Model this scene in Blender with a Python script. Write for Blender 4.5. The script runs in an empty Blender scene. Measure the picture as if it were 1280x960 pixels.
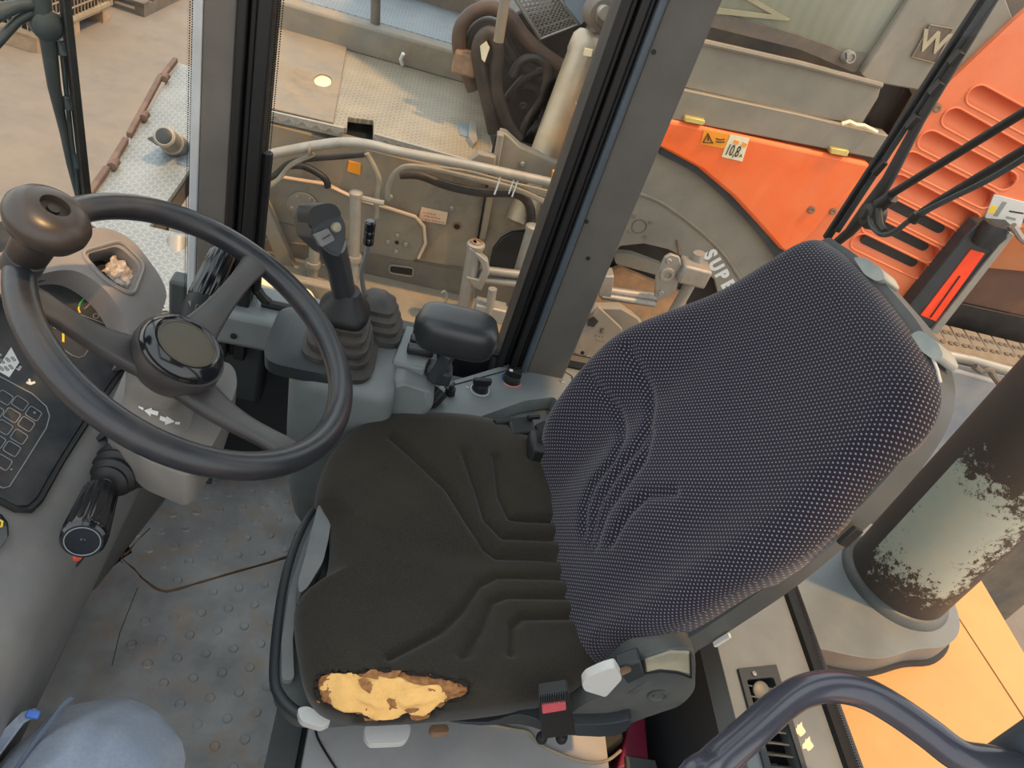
import bpy, bmesh, math, random
from mathutils import Vector, Matrix, noise
from mathutils.geometry import tessellate_polygon
rnd = random.Random(7)
SC = bpy.context.scene
COL = SC.collection
V = Vector
# ------------------------------------------------------------------ camera, sky, sun, exposure
FPX, CX, CY, CAMZ = 961.0, 640.0, 480.0, 1.38
AX = V((0.961, 0.198, 0.192)); AZ = V((0.275, -0.743, -0.610))   # vehicle axes seen in the camera frame
AX.normalize(); AZ = (AZ - AX * AZ.dot(AX)).normalized()
AY = AZ.cross(AX)
if AY.z < 0: AY = -AY
ROT = Matrix((AX, AY, AZ))                  # camera (x right, y down, z forward) -> world
CAM = V((0, 0, CAMZ))
cd = bpy.data.cameras.new('camera'); cam = bpy.data.objects.new('camera', cd); COL.objects.link(cam)
cd.sensor_width = 36.0; cd.lens = FPX / 1280 * 36.0; cd.clip_start = 0.02; cd.clip_end = 200
right, down, fwd = ROT @ V((1, 0, 0)), ROT @ V((0, 1, 0)), ROT @ V((0, 0, 1))
m = Matrix((right, -down, -fwd)).transposed().to_4x4(); m.translation = CAM
cam.matrix_world = m
SC.camera = cam

w = bpy.data.worlds.new('sky'); SC.world = w; w.use_nodes = True
nt = w.node_tree; nt.nodes.clear()
out = nt.nodes.new('ShaderNodeOutputWorld'); bg = nt.nodes.new('ShaderNodeBackground')
tc = nt.nodes.new('ShaderNodeTexCoord'); sp = nt.nodes.new('ShaderNodeSeparateXYZ'); rp = nt.nodes.new('ShaderNodeValToRGB')
nt.links.new(tc.outputs['Generated'], sp.inputs[0]); nt.links.new(sp.outputs['Z'], rp.inputs[0])
rp.color_ramp.elements[0].position = 0.0; rp.color_ramp.elements[0].color = (0.95, 0.93, 0.90, 1)
rp.color_ramp.elements[1].position = 0.8; rp.color_ramp.elements[1].color = (0.88, 0.94, 1.0, 1)
nt.links.new(rp.outputs[0], bg.inputs[0]); bg.inputs[1].default_value = 1.25
nt.links.new(bg.outputs[0], out.inputs[0])
sd = bpy.data.lights.new('sun', 'SUN'); sun = bpy.data.objects.new('sun', sd); COL.objects.link(sun)
sd.energy = 2.6; sd.angle = math.radians(1.6); sd.color = (1.0, 0.56, 0.22)
SUNDIR = V((0.36, -0.12, 0.95)).normalized()
sun.rotation_euler = SUNDIR.to_track_quat('Z', 'Y').to_euler(); sun.location = (4, -6, 9)
SC.view_settings.view_transform = 'Standard'; SC.view_settings.look = 'None'
SC.view_settings.exposure = 0.60; SC.view_settings.gamma = 1.0; SC.view_settings.use_curve_mapping = False

# ------------------------------------------------------------------ helpers
def U(px, py, x=None, y=None, z=None, pl=None):
    d = ROT @ V((px - CX, py - CY, FPX))
    if pl is not None: t = (pl[0] - CAM).dot(pl[1]) / d.dot(pl[1])
    elif x is not None: t = (x - CAM.x) / d.x
    elif y is not None: t = (y - CAM.y) / d.y
    else: t = (z - CAM.z) / d.z
    return CAM + d * t
def UU(pts, **k): return [U(a, b, **k) for a, b in pts]

def lin(c): return tuple(((v / 255) / 12.92 if v / 255 <= .04045 else ((v / 255 + .055) / 1.055) ** 2.4) for v in c) + (1,)
class G:                                     # small node graph helper
    def __init__(s, name):
        s.m = bpy.data.materials.new(name); s.m.use_nodes = True; s.t = s.m.node_tree; s.n = s.t.nodes; s.n.clear()
        s.o = s.n.new('ShaderNodeOutputMaterial')
    def add(s, typ, **kw):
        n = s.n.new(typ)
        for k, v in kw.items(): setattr(n, k, v)
        return n
    def ln(s, a, b): s.t.links.new(a, b)
    def val(s, sock, v):
        if hasattr(v, 'is_linked') or isinstance(v, bpy.types.NodeSocket): s.ln(v, sock)
        else: sock.default_value = v
    def math(s, op, a, b=0.0, c=None, clamp=False):
        n = s.add('ShaderNodeMath', operation=op, use_clamp=clamp); s.val(n.inputs[0], a); s.val(n.inputs[1], b)
        if c is not None: s.val(n.inputs[2], c)
        return n.outputs[0]
    def mix(s, f, a, b):
        n = s.add('ShaderNodeMix', data_type='RGBA'); s.val(n.inputs[0], f); s.val(n.inputs[6], a); s.val(n.inputs[7], b)
        return n.outputs[2]
    def noise(s, co, scale, detail=4, rough=.6, out='Fac'):
        n = s.add('ShaderNodeTexNoise'); s.ln(co, n.inputs['Vector']); n.inputs['Scale'].default_value = scale
        n.inputs['Detail'].default_value = detail; n.inputs['Roughness'].default_value = rough
        return n.outputs[out]
    def ramp(s, f, a, b):
        n = s.add('ShaderNodeMapRange'); s.ln(f, n.inputs[0]); n.inputs[1].default_value = a; n.inputs[2].default_value = b
        return n.outputs[0]
    def obj(s): return s.add('ShaderNodeTexCoord').outputs['Object']
    def geo(s): return s.add('ShaderNodeNewGeometry').outputs['Position']
    def bump(s, h, st, dist=.002):
        n = s.add('ShaderNodeBump'); n.inputs['Strength'].default_value = st; n.inputs['Distance'].default_value = dist
        s.ln(h, n.inputs['Height']); return n.outputs[0]
    def bsdf(s, col, rough=.5, metal=0.0, normal=None, sheen=0.0, coat=0.0, spec=.5):
        n = s.add('ShaderNodeBsdfPrincipled'); s.val(n.inputs['Base Color'], col); s.val(n.inputs['Roughness'], rough)
        s.val(n.inputs['Metallic'], metal); n.inputs['Specular IOR Level'].default_value = spec
        n.inputs['Sheen Weight'].default_value = sheen; n.inputs['Coat Weight'].default_value = coat
        if normal is not None: s.ln(normal, n.inputs['Normal'])
        s.ln(n.outputs[0], s.o.inputs[0]); return n

def mat(name, col, rough=.5, metal=0, var=.12, scale=14, bump=.15, bscale=180, dust=None, damt=.4, dscale=6, spec=.5, coat=0, sheen=0, world=False, grime=0):
    g = G(name); co = g.geo() if world else g.obj()
    c = lin(col); n = g.noise(co, scale, 5)
    f = g.ramp(n, .3, .7)
    lo = tuple(v * (1 - var) for v in c[:3]) + (1,); hi = tuple(min(1, v * (1 + var)) for v in c[:3]) + (1,)
    base = g.mix(f, lo, hi)
    rg = rough
    if dust is not None:
        d = g.ramp(g.noise(co, dscale, 8, .65), .52 - damt * .35, .80 - damt * .3)
        d = g.math('MULTIPLY', d, min(1, damt * 1.6), clamp=True)
        base = g.mix(d, base, lin(dust)); rg = g.math('MULTIPLY_ADD', d, .9 - rough, rough)
    if grime:                                # oily stains and rust-brown streaks with a shape of their own
        gm = g.ramp(g.noise(co, 3.3, 9, .7), .52, .68)
        base = g.mix(g.math('MULTIPLY', gm, grime, clamp=True), base, lin((78, 66, 54)))
        g2 = g.ramp(g.noise(co, 24, 6, .75), .60, .72)
        base = g.mix(g.math('MULTIPLY', g2, grime * .8, clamp=True), base, lin((112, 84, 60)))
    nm = g.bump(g.noise(co, bscale, 3), bump, .0015) if bump else None
    g.bsdf(base, rg, metal, nm, spec=spec, coat=coat, sheen=sheen)
    return g.m
M = {}
DUST = (168, 150, 128)
M['plastic'] = mat('console_plastic', (108, 114, 115), .42, dust=(140, 140, 134), damt=.18, bump=.12)
M['plastic_dark'] = mat('dark_plastic', (44, 49, 52), .5, bump=.1)
M['dash'] = mat('dash_plastic', (108, 107, 105), .42, dust=(150, 138, 122), damt=.25, bump=.15)
M['pod'] = mat('pod_plastic', (132, 126, 122), .55, dust=(150, 135, 120), damt=.2, bump=.1)
M['panel'] = mat('membrane_panel', (40, 44, 49), .38, dust=(98, 90, 80), damt=.28, dscale=14, bump=.04)
M['lens'] = mat('gauge_face', (30, 34, 38), .3, dust=(80, 78, 74), damt=.2, bump=0)
M['black'] = mat('black_rubber', (22, 23, 24), .55, bump=.15)
M['gasket'] = mat('window_gasket', (20, 20, 21), .5, bump=.05)
M['gloss'] = mat('gloss_black', (22, 24, 27), .16, bump=0, var=.05, coat=.3)
M['wheel'] = mat('worn_wheel_rubber', (40, 42, 46), .3, dust=(84, 76, 70), damt=.14, dscale=18, bump=.12)
M['spoke'] = mat('spoke_metal', (58, 56, 56), .38, dust=(88, 78, 72), damt=.2, dscale=16, bump=.1)
M['hubcap'] = mat('hub_disc', (72, 66, 52), .5, bump=.08)
M['knobbrown'] = mat('knob_rubber', (50, 45, 42), .34, bump=.05)
M['pillar'] = mat('pillar_paint', (90, 87, 82), .6, bump=.25, bscale=260, dust=(104, 100, 94), damt=.15)
M['pillar_l'] = mat('pillar_edge', (170, 176, 180), .5, bump=.1)
M['pillar_b'] = mat('pillar_edge_blue', (74, 84, 92), .4, bump=.1)
M['shell'] = mat('seat_shell', (74, 78, 78), .45, dust=(130, 124, 112), damt=.2, bump=.12)
M['pan'] = mat('seat_pan', (104, 108, 110), .4, dust=(150, 146, 138), damt=.3, bump=.08)
M['lightgrey'] = mat('light_grey_plastic', (196, 196, 192), .5, dust=(150, 140, 124), damt=.2, bump=.05)
M['basegrey'] = mat('seat_base_grey', (160, 160, 160), .55, dust=(160, 154, 146), damt=.35, bump=.15)
M['red'] = mat('red_button', (196, 84, 92), .45, bump=0)
M['maroon'] = mat('maroon_paint', (112, 24, 52), .3, dust=(120, 80, 80), damt=.15, bump=.03)
M['steel'] = mat('worn_steel', (150, 150, 148), .35, .7, bump=.06)
M['white'] = mat('white_print', (214, 214, 210), .6, bump=0, var=.03)
M['line'] = mat('grey_print', (120, 124, 126), .6, bump=0, var=.03)
M['yellow'] = mat('yellow_print', (222, 190, 60), .6, bump=0, var=.03)
M['green'] = mat('green_print', (70, 160, 90), .6, bump=0, var=.03)
M['redp'] = mat('red_print', (220, 80, 60), .6, bump=0, var=.03)
M['bluep'] = mat('blue_print', (70, 110, 190), .6, bump=0, var=.03)
M['seg'] = mat('display_segment', (128, 130, 128), .6, bump=0, var=.03)
M['orange'] = mat('orange_paint', (238, 100, 34), .42, var=.06, bump=.06, dust=(230, 132, 84), damt=.4, dscale=3)
M['orange2'] = mat('faded_orange_paint', (222, 112, 66), .45, var=.05, bump=.05, dust=(226, 140, 98), damt=.35, dscale=3)
M['cyl'] = mat('dusty_cylinder', (168, 156, 138), .36, .55, bump=.05, dust=(190, 165, 125), damt=.4, grime=.3)
M['bellows'] = mat('dusty_bellows', (54, 52, 50), .6, bump=.15, dust=(104, 96, 86), damt=.3, dscale=20)
M['pad'] = mat('armrest_skin', (40, 43, 45), .36, bump=.06)
M['red_refl'] = mat('red_reflector', (250, 70, 30), .4, bump=.3, bscale=90)
M['yhood'] = mat('yellow_hood_paint', (200, 146, 82), .5, var=.05, bump=.05, dust=(196, 158, 110), damt=.2)
M['tan'] = mat('dusty_grey_paint', (116, 112, 104), .6, var=.12, bump=.12, dust=(146, 128, 102), damt=.5, dscale=4, grime=.5)
M['tan_d'] = mat('dusty_dark_paint', (84, 80, 75), .65, var=.15, bump=.15, dust=(126, 110, 90), damt=.45, dscale=5, grime=.6)
M['sheet'] = mat('grey_sheet_paint', (124, 117, 103), .42, var=.06, bump=.05, dust=(166, 152, 132), damt=.3, dscale=3)
M['shield'] = mat('shield_paint', (120, 115, 104), .5, var=.06, bump=.05, dust=(160, 146, 124), damt=.35, dscale=3, grime=.12)
M['galv'] = mat('galvanised', (148, 146, 140), .42, .35, bump=.1, dust=(160, 140, 110), damt=.3, grime=.4)
M['grease'] = mat('greasy_black', (28, 25, 23), .45, var=.3, bump=.4, bscale=60, dust=(70, 60, 50), damt=.2, dscale=9)
M['hose'] = mat('dusty_hose', (36, 31, 28), .5, dust=(96, 78, 60), damt=.3, dscale=10, bump=.3)
M['cable'] = mat('dusty_cable', (120, 114, 104), .7, dust=(170, 156, 130), damt=.5)
M['rust'] = mat('rusty_steel', (104, 72, 50), .7, var=.3, bump=.3, dust=(170, 140, 110), damt=.4)
M['wiper'] = mat('wiper_arm', (40, 48, 52), .5, bump=.05, dust=(90, 96, 98), damt=.25)
M['concrete'] = mat('yard_concrete', (112, 106, 100), .85, var=.10, scale=9, bump=.35, bscale=30, dust=(126, 116, 104), damt=.5, dscale=1.6, grime=.14, world=True)
M['wood'] = mat('pallet_wood', (158, 132, 104), .8, var=.25, scale=9, bump=.4, bscale=60)
M['wire'] = mat('galvanised_wire', (168, 150, 126), .5, .3, bump=0)
M['denim'] = None
M['ceiling'] = mat('headliner', (120, 120, 118), .9)
M['foam'] = mat('torn_foam', (236, 186, 112), .95, var=.12, scale=30, bump=.6, bscale=420)
M['foam_d'] = mat('foam_brown', (150, 104, 62), .95, var=.4, scale=160, bump=.8, bscale=500)
M['fringe'] = mat('torn_fabric_edge', (30, 24, 20), .95, bump=.6, bscale=300)
M['decal_w'] = mat('decal_paper', (226, 214, 180), .6, bump=0, var=.04)
M['decal_p'] = mat('faded_sticker', (206, 176, 146), .6, bump=0, var=.05)
M['decal_o'] = mat('warning_yellow', (240, 150, 30), .5, bump=0, var=.05)
M['ink'] = mat('dark_ink', (46, 42, 38), .6, bump=0)
M['emblem'] = mat('emblem_bronze', (104, 90, 74), .4, .3, bump=.05)
M['wrapper'] = mat('plastic_wrapper', (190, 176, 164), .2, var=.35, scale=60, bump=.6, bscale=60, coat=.4)
M['leather'] = M['denim']

def fabric_seat():
    g = G('brown_black_seat_fabric'); co = g.obj()
    n1 = g.noise(co, 900, 2); n2 = g.noise(co, 7, 4)
    c = g.mix(g.ramp(n1, .35, .75), lin((30, 27, 23)), lin((62, 57, 47)))
    c = g.mix(g.math('MULTIPLY', g.ramp(n2, .45, .8), .7), c, lin((58, 53, 43)))
    g.bsdf(c, .95, 0, g.bump(n1, .5, .001), sheen=.15, spec=.2); return g.m
M['fabric'] = fabric_seat()

def fabric_back():                          # navy weave with staggered pale dots, in metres of UV
    g = G('navy_dotted_fabric'); uv = g.add('ShaderNodeTexCoord').outputs['UV']
    s = g.add('ShaderNodeSeparateXYZ'); g.ln(uv, s.inputs[0])
    v = g.math('DIVIDE', s.outputs[1], .0042); row = g.math('FLOOR', v)
    u = g.math('ADD', g.math('DIVIDE', s.outputs[0], .0062), g.math('MULTIPLY', g.math('MODULO', row, 2.0), .5))
    du = g.math('SUBTRACT', g.math('FRACT', u), .5); dv = g.math('SUBTRACT', g.math('FRACT', v), .5)
    d = g.math('SQRT', g.math('ADD', g.math('MULTIPLY', du, du), g.math('MULTIPLY', g.math('MULTIPLY', dv, dv), .7)))
    dot = g.math('MULTIPLY', g.math('LESS_THAN', d, .19), .5)
    n1 = g.noise(uv, 1400, 2)
    base = g.mix(n1, lin((19, 18, 25)), lin((39, 37, 49)))
    c = g.mix(dot, base, lin((172, 166, 182)))
    g.bsdf(c, .9, 0, g.bump(g.math('ADD', n1, dot), .35, .001), sheen=.2, spec=.2); return g.m
M['fabric_back'] = fabric_back()

def floor_mat_mat():
    g = G('worn_floor_plate'); co = g.geo()
    n = g.noise(co, 6, 6, .65); n2 = g.noise(co, 16, 8, .7); n3 = g.noise(co, 3.2, 4)
    c = g.mix(g.ramp(n, .35, .65), lin((164, 164, 164)), lin((208, 208, 206)))
    c = g.mix(g.math('MULTIPLY', g.ramp(n2, .50, .72), .75), c, lin((206, 176, 144)))
    c = g.mix(g.math('MULTIPLY', g.ramp(n3, .52, .7), .5), c, lin((118, 108, 98)))
    g.bsdf(c, g.math('MULTIPLY_ADD', n2, .5, .25), 0, g.bump(n2, .25, .002)); return g.m
M['floor'] = floor_mat_mat()

def pipe_mat():                             # dark pipe whose black paint has flaked to grey primer on one flank
    g = G('flaking_black_pipe'); co = g.obj()
    n = g.noise(co, 75, 8, .8); nb = g.noise(co, 5, 3)
    s = g.add('ShaderNodeSeparateXYZ'); g.ln(co, s.inputs[0])
    ang = g.math('ARCTAN2', s.outputs[1], s.outputs[0])
    da = g.math('ABSOLUTE', g.math('SUBTRACT', ang, -2.45))
    dz = g.math('ABSOLUTE', g.math('SUBTRACT', s.outputs[2], -.365))
    inside = g.math('SUBTRACT', 1.0, g.math('MAXIMUM', g.math('DIVIDE', da, 1.25), g.math('DIVIDE', dz, .15)))
    k = g.math('ADD', g.math('MULTIPLY', inside, .85), g.math('MULTIPLY_ADD', n, 2.2, -1.28))
    k = g.math('ADD', k, g.math('MULTIPLY_ADD', nb, .5, -.25))
    msk = g.ramp(k, .0, .05)
    prim = g.mix(g.noise(co, 30, 4), lin((158, 174, 164)), lin((184, 182, 164)))
    dark = g.mix(nb, lin((48, 46, 44)), lin((82, 70, 62)))
    g.bsdf(g.mix(msk, dark, prim), .55, 0, g.bump(msk, .3, -.001)); return g.m
M['pipe'] = pipe_mat()

def tread_mat(name, a, b, sc):              # raised chequer bars as fine relief
    g = G(name); co = g.geo(); s = g.add('ShaderNodeSeparateXYZ'); g.ln(co, s.inputs[0])
    def dash(ux, uy, off):
        u = g.math('ADD', g.math('MULTIPLY', g.math('ADD', g.math('MULTIPLY', s.outputs[0], ux), g.math('MULTIPLY', s.outputs[1], uy)), sc), off)
        v = g.math('ADD', g.math('MULTIPLY', g.math('ADD', g.math('MULTIPLY', s.outputs[0], -uy), g.math('MULTIPLY', s.outputs[1], ux)), sc), off)
        du = g.math('ABSOLUTE', g.math('SUBTRACT', g.math('FRACT', u), .5)); dv = g.math('ABSOLUTE', g.math('SUBTRACT', g.math('FRACT', v), .5))
        return g.math('LESS_THAN', g.math('MAXIMUM', g.math('MULTIPLY', du, 1.0), g.math('MULTIPLY', dv, 3.2)), .36)
    h = g.math('MAXIMUM', dash(.7071, .7071, 0.0), dash(-.7071, .7071, .5))
    n = g.noise(co, 5, 6, .65)
    base = g.mix(g.ramp(n, .3, .7), lin(a), lin(b))
    c = g.mix(g.math('MULTIPLY', h, .35), base, lin(tuple(min(255, v + 40) for v in b)))
    g.bsdf(c, .5, .2, g.bump(h, .7, .004)); return g.m
M['tread'] = tread_mat('tread_plate', (112, 106, 92), (150, 138, 116), 48)
M['tread_blue'] = tread_mat('grey_tread_plate', (92, 100, 106), (118, 126, 130), 48)
M['tread_pale'] = tread_mat('pale_tread_plate', (112, 120, 124), (140, 146, 148), 40)

def denim():
    g = G('blue_work_trousers'); co = g.obj(); n = g.noise(co, 260, 3); n2 = g.noise(co, 9, 4)
    c = g.mix(n, lin((112, 120, 132)), lin((158, 166, 178))); c = g.mix(g.ramp(n2, .4, .8), c, lin((120, 132, 150)))
    wv = g.add('ShaderNodeTexWave'); g.ln(co, wv.inputs[0]); wv.inputs['Scale'].default_value = 4; wv.inputs['Distortion'].default_value = 7; wv.inputs['Detail'].default_value = 2
    g.bsdf(c, .9, 0, g.bump(g.math('ADD', g.math('MULTIPLY', n, .05), wv.outputs['Fac']), .9, .012), sheen=.2, spec=.2); return g.m
M['denim'] = denim()

def glass(name, tint=(.96, .98, .97), dirt=.016):
    g = G(name); tr = g.add('ShaderNodeBsdfTransparent'); tr.inputs[0].default_value = tint + (1,)
    gl = g.add('ShaderNodeBsdfGlossy'); gl.inputs['Roughness'].default_value = .02
    df = g.add('ShaderNodeBsdfDiffuse'); df.inputs[0].default_value = lin((190, 186, 176))
    fr = g.add('ShaderNodeLayerWeight'); fr.inputs[0].default_value = .1
    m1 = g.add('ShaderNodeMixShader'); g.val(m1.inputs[0], g.math('MULTIPLY_ADD', g.math('POWER', fr.outputs['Facing'], 4.0), .25, .02)); g.ln(tr.outputs[0], m1.inputs[1]); g.ln(gl.outputs[0], m1.inputs[2])
    n = g.noise(g.geo(), 40, 8, .75); n2 = g.noise(g.geo(), 500, 1)
    d = g.math('ADD', g.math('MULTIPLY', g.ramp(n, .5, .8), dirt), g.math('MULTIPLY', g.math('GREATER_THAN', n2, .80), .12))
    m2 = g.add('ShaderNodeMixShader'); g.ln(d, m2.inputs[0]); g.ln(m1.outputs[0], m2.inputs[1]); g.ln(df.outputs[0], m2.inputs[2])
    g.ln(m2.outputs[0], g.o.inputs[0]); return g.m
M['glass'] = glass('cab_glass')
def frit():
    g = G('dotted_frit_band'); co = g.add('ShaderNodeTexCoord').outputs['UV']; s = g.add('ShaderNodeSeparateXYZ'); g.ln(co, s.inputs[0])
    u = g.math('DIVIDE', s.outputs[0], .0036); v = g.math('DIVIDE', s.outputs[1], .0036); row = g.math('FLOOR', v)
    u = g.math('ADD', u, g.math('MULTIPLY', g.math('MODULO', row, 2.0), .5))
    du = g.math('SUBTRACT', g.math('FRACT', u), .5); dv = g.math('SUBTRACT', g.math('FRACT', v), .5)
    d = g.math('SQRT', g.math('ADD', g.math('MULTIPLY', du, du), g.math('MULTIPLY', dv, dv)))
    k = g.math('LESS_THAN', d, .33)
    tr = g.add('ShaderNodeBsdfTransparent'); df = g.add('ShaderNodeBsdfDiffuse'); df.inputs[0].default_value = (.012, .012, .012, 1)
    mx = g.add('ShaderNodeMixShader'); g.ln(k, mx.inputs[0]); g.ln(tr.outputs[0], mx.inputs[1]); g.ln(df.outputs[0], mx.inputs[2]); g.ln(mx.outputs[0], g.o.inputs[0]); return g.m
M['frit'] = frit()
def dark_window():
    g = G('neighbour_cab_glass'); co = g.geo(); n = g.noise(co, 3, 3)
    st = g.add('ShaderNodeTexWave'); g.ln(co, st.inputs[0]); st.inputs['Scale'].default_value = 8; st.inputs['Distortion'].default_value = 3
    c = g.mix(g.math('MULTIPLY', st.outputs['Fac'], .5), lin((118, 122, 104)), lin((96, 106, 98)))
    g.bsdf(g.mix(n, c, lin((140, 136, 112))), .12, 0, None); return g.m
M['dwin'] = dark_window()

# ------------------------------------------------------------------ mesh builder
def basis(d):
    d = d.normalized(); a = V((0, 0, 1)) if abs(d.z) < .9 else V((1, 0, 0))
    u = a.cross(d).normalized(); return u, d.cross(u), d
class B:
    def __init__(s): s.v = []; s.f = []; s.uv = None
    def put(s, vs, fs):
        o = len(s.v); s.v += [V(p) for p in vs]; s.f += [tuple(i + o for i in f) for f in fs]; return s
    def box(s, c, size, R=None):
        c = V(c); h = V(size) / 2; vs = []
        for x in (-1, 1):
            for y in (-1, 1):
                for z in (-1, 1):
                    p = V((x * h.x, y * h.y, z * h.z)); vs.append(c + (R @ p if R else p))
        return s.put(vs, [(0, 1, 3, 2), (4, 6, 7, 5), (0, 4, 5, 1), (2, 3, 7, 6), (0, 2, 6, 4), (1, 5, 7, 3)])
    def bar(s, p, q, wd, ht, up=V((0, 0, 1))):
        p, q = V(p), V(q); d = (q - p).normalized(); u = up.cross(d)
        u = u.normalized() if u.length > 1e-6 else V((1, 0, 0)); w2 = d.cross(u)
        vs = [e + u * (a * wd / 2) + w2 * (b * ht / 2) for e in (p, q) for a, b in ((-1, -1), (1, -1), (1, 1), (-1, 1))]
        return s.put(vs, [(3, 2, 1, 0), (4, 5, 6, 7), (0, 1, 5, 4), (1, 2, 6, 5), (2, 3, 7, 6), (3, 0, 4, 7)])
    def prism(s, poly, vec, holes=()):
        vec = V(vec); loops = [list(map(V, poly))] + [list(map(V, h)) for h in holes]
        flat = [p for l in loops for p in l]; tris = tessellate_polygon(loops); n = len(flat)
        vs = flat + [p + vec for p in flat]
        fs = [tuple(t) for t in tris] + [tuple(i + n for i in reversed(t)) for t in tris]
        o = 0
        for l in loops:
            k = len(l)
            for i in range(k):
                j = (i + 1) % k; fs.append((o + i, o + j, o + j + n, o + i + n))
            o += k
        return s.put(vs, fs)
    def sheet(s, poly):                          # one flat n-gon
        tris = tessellate_polygon([poly]); return s.put(poly, [tuple(t) for t in tris])
    def tube(s, pts, r, n=12, closed=False, cap=True, sx=1.0):
        pts = [V(p) for p in pts]; k = len(pts); rs = r if isinstance(r, (list, tuple)) else [r] * k
        vs = []; u = None
        for i, p in enumerate(pts):
            a = pts[i - 1] if (i > 0 or closed) else p; b = pts[(i + 1) % k] if (i < k - 1 or closed) else p
            d = (b - a).normalized()
            if u is None: u = basis(d)[0]
            u = (u - d * u.dot(d)).normalized(); w2 = d.cross(u)
            for j in range(n):
                t = 2 * math.pi * j / n; vs.append(p + (u * math.cos(t) * sx + w2 * math.sin(t)) * rs[i])
        fs = []
        for i in range(k if closed else k - 1):
            i2 = (i + 1) % k
            for j in range(n):
                j2 = (j + 1) % n; fs.append((i * n + j, i * n + j2, i2 * n + j2, i2 * n + j))
        if cap and not closed: fs += [tuple(reversed(range(n))), tuple(range((k - 1) * n, k * n))]
        return s.put(vs, fs)
    def lathe(s, o, ax, prof, n=32, sv=1.0, u0=None):
        o = V(o); u, v2, d = basis(V(ax))
        if u0 is not None:
            u = (u0 - d * u0.dot(d)).normalized(); v2 = d.cross(u)
        vs = [o + (u * math.cos(2 * math.pi * j / n) + v2 * math.sin(2 * math.pi * j / n) * sv) * r + d * h for r, h in prof for j in range(n)]
        fs = [(i * n + j, i * n + (j + 1) % n, (i + 1) * n + (j + 1) % n, (i + 1) * n + j) for i in range(len(prof) - 1) for j in range(n)]
        fs += [tuple(reversed(range(n))), tuple(range((len(prof) - 1) * n, len(prof) * n))]
        return s.put(vs, fs)
    def loft(s, secs, n=32, cap=True):           # secs: (centre, u, v, exponent)
        vs = []
        for c, u, v2, e in secs:
            for j in range(n):
                t = 2 * math.pi * j / n; a, b = math.cos(t), math.sin(t)
                vs.append(V(c) + V(u) * math.copysign(abs(a) ** (2 / e), a) + V(v2) * math.copysign(abs(b) ** (2 / e), b))
        k = len(secs)
        fs = [(i * n + j, i * n + (j + 1) % n, (i + 1) * n + (j + 1) % n, (i + 1) * n + j) for i in range(k - 1) for j in range(n)]
        if cap: fs += [tuple(reversed(range(n))), tuple(range((k - 1) * n, k * n))]
        return s.put(vs, fs)
    def grid(s, rows, closed=False):
        nu = len(rows[0]); vs = [p for r in rows for p in r]
        fs = [(i * nu + j, i * nu + j + 1, (i + 1) * nu + j + 1, (i + 1) * nu + j) for i in range(len(rows) - 1) for j in range(nu - 1)]
        if closed: fs += [(i * nu + nu - 1, i * nu, (i + 1) * nu, (i + 1) * nu + nu - 1) for i in range(len(rows) - 1)]
        return s.put(vs, fs)
def wloc(o):
    p = V((0, 0, 0))
    while o is not None: p = p + V(o.location); o = o.parent
    return p
def obj(name, b, material, parent=None, bevel=0, smooth=38, seg=2, label=None, kind=None, origin=None, sub=0, norm=True):
    if not isinstance(b, bpy.types.Mesh):
        vs = b.v; lo = V([min(p[i] for p in vs) for i in range(3)]); hi = V([max(p[i] for p in vs) for i in range(3)])
        o = V(origin) if origin is not None else (lo + hi) / 2
        me = bpy.data.meshes.new(name); me.from_pydata([p - o for p in vs], [], b.f)
        if b.uv:
            ul = me.uv_layers.new(name='UVMap')
            for lp in me.loops: ul.data[lp.index].uv = b.uv[lp.vertex_index]
        if norm:
            bm = bmesh.new(); bm.from_mesh(me); bmesh.ops.recalc_face_normals(bm, faces=bm.faces); bm.to_mesh(me); bm.free()
        if smooth: me.shade_smooth(); me.set_sharp_from_angle(angle=math.radians(smooth))
        me.materials.append(material)
    else: me = b; o = V(origin)
    ob = bpy.data.objects.new(name, me); COL.objects.link(ob)
    if parent is not None: ob.parent = parent; ob.location = o - wloc(parent)
    else: ob.location = o
    if bevel:
        md = ob.modifiers.new('bevel', 'BEVEL'); md.width = bevel; md.segments = seg; md.limit_method = 'ANGLE'; md.angle_limit = math.radians(30)
        md.harden_normals = False
    if sub:
        md = ob.modifiers.new('sub', 'SUBSURF'); md.levels = sub; md.render_levels = sub
    if label: ob['label'] = label
    if kind: ob['kind'] = kind
    return ob
def tag(o, label, cat, group=None):
    o['label'] = label; o['category'] = cat
    if group: o['group'] = group
    return o
def thing(name, loc, label, cat, group=None):
    o = bpy.data.objects.new(name, None); o.empty_display_size = .05; COL.objects.link(o); o.location = loc
    return tag(o, label, cat, group)
def struct(name, b, material, parent=None, **k):
    o = obj(name, b, material, parent, **k)
    if parent is None: o['kind'] = 'structure'
    return o
def text(name, s, size, o, ux, uy, material, parent, depth=.0006, bold=0.0, align='CENTER', label=None, xs=1.0):
    cu = bpy.data.curves.new(name, 'FONT'); cu.body = s; cu.size = size; cu.align_x = align; cu.align_y = 'CENTER'; cu.extrude = depth; cu.offset = bold
    cu.resolution_u = 3
    t = bpy.data.objects.new(name, cu); COL.objects.link(t)
    me = bpy.data.meshes.new_from_object(t.evaluated_get(bpy.context.evaluated_depsgraph_get()))
    bpy.data.objects.remove(t)
    ux = V(ux).normalized(); uy = V(uy); uy = (uy - ux * uy.dot(ux)).normalized(); uz = ux.cross(uy)
    me.transform(Matrix.Diagonal((xs, 1, 1, 1))); me.transform(Matrix((ux, uy, uz)).transposed().to_4x4()); me.materials.clear(); me.materials.append(material)
    ob = bpy.data.objects.new(name, me); COL.objects.link(ob); ob.parent = parent; ob.location = V(o) - (wloc(parent) if parent else V())
    if label: ob['label'] = label
    return ob
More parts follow.
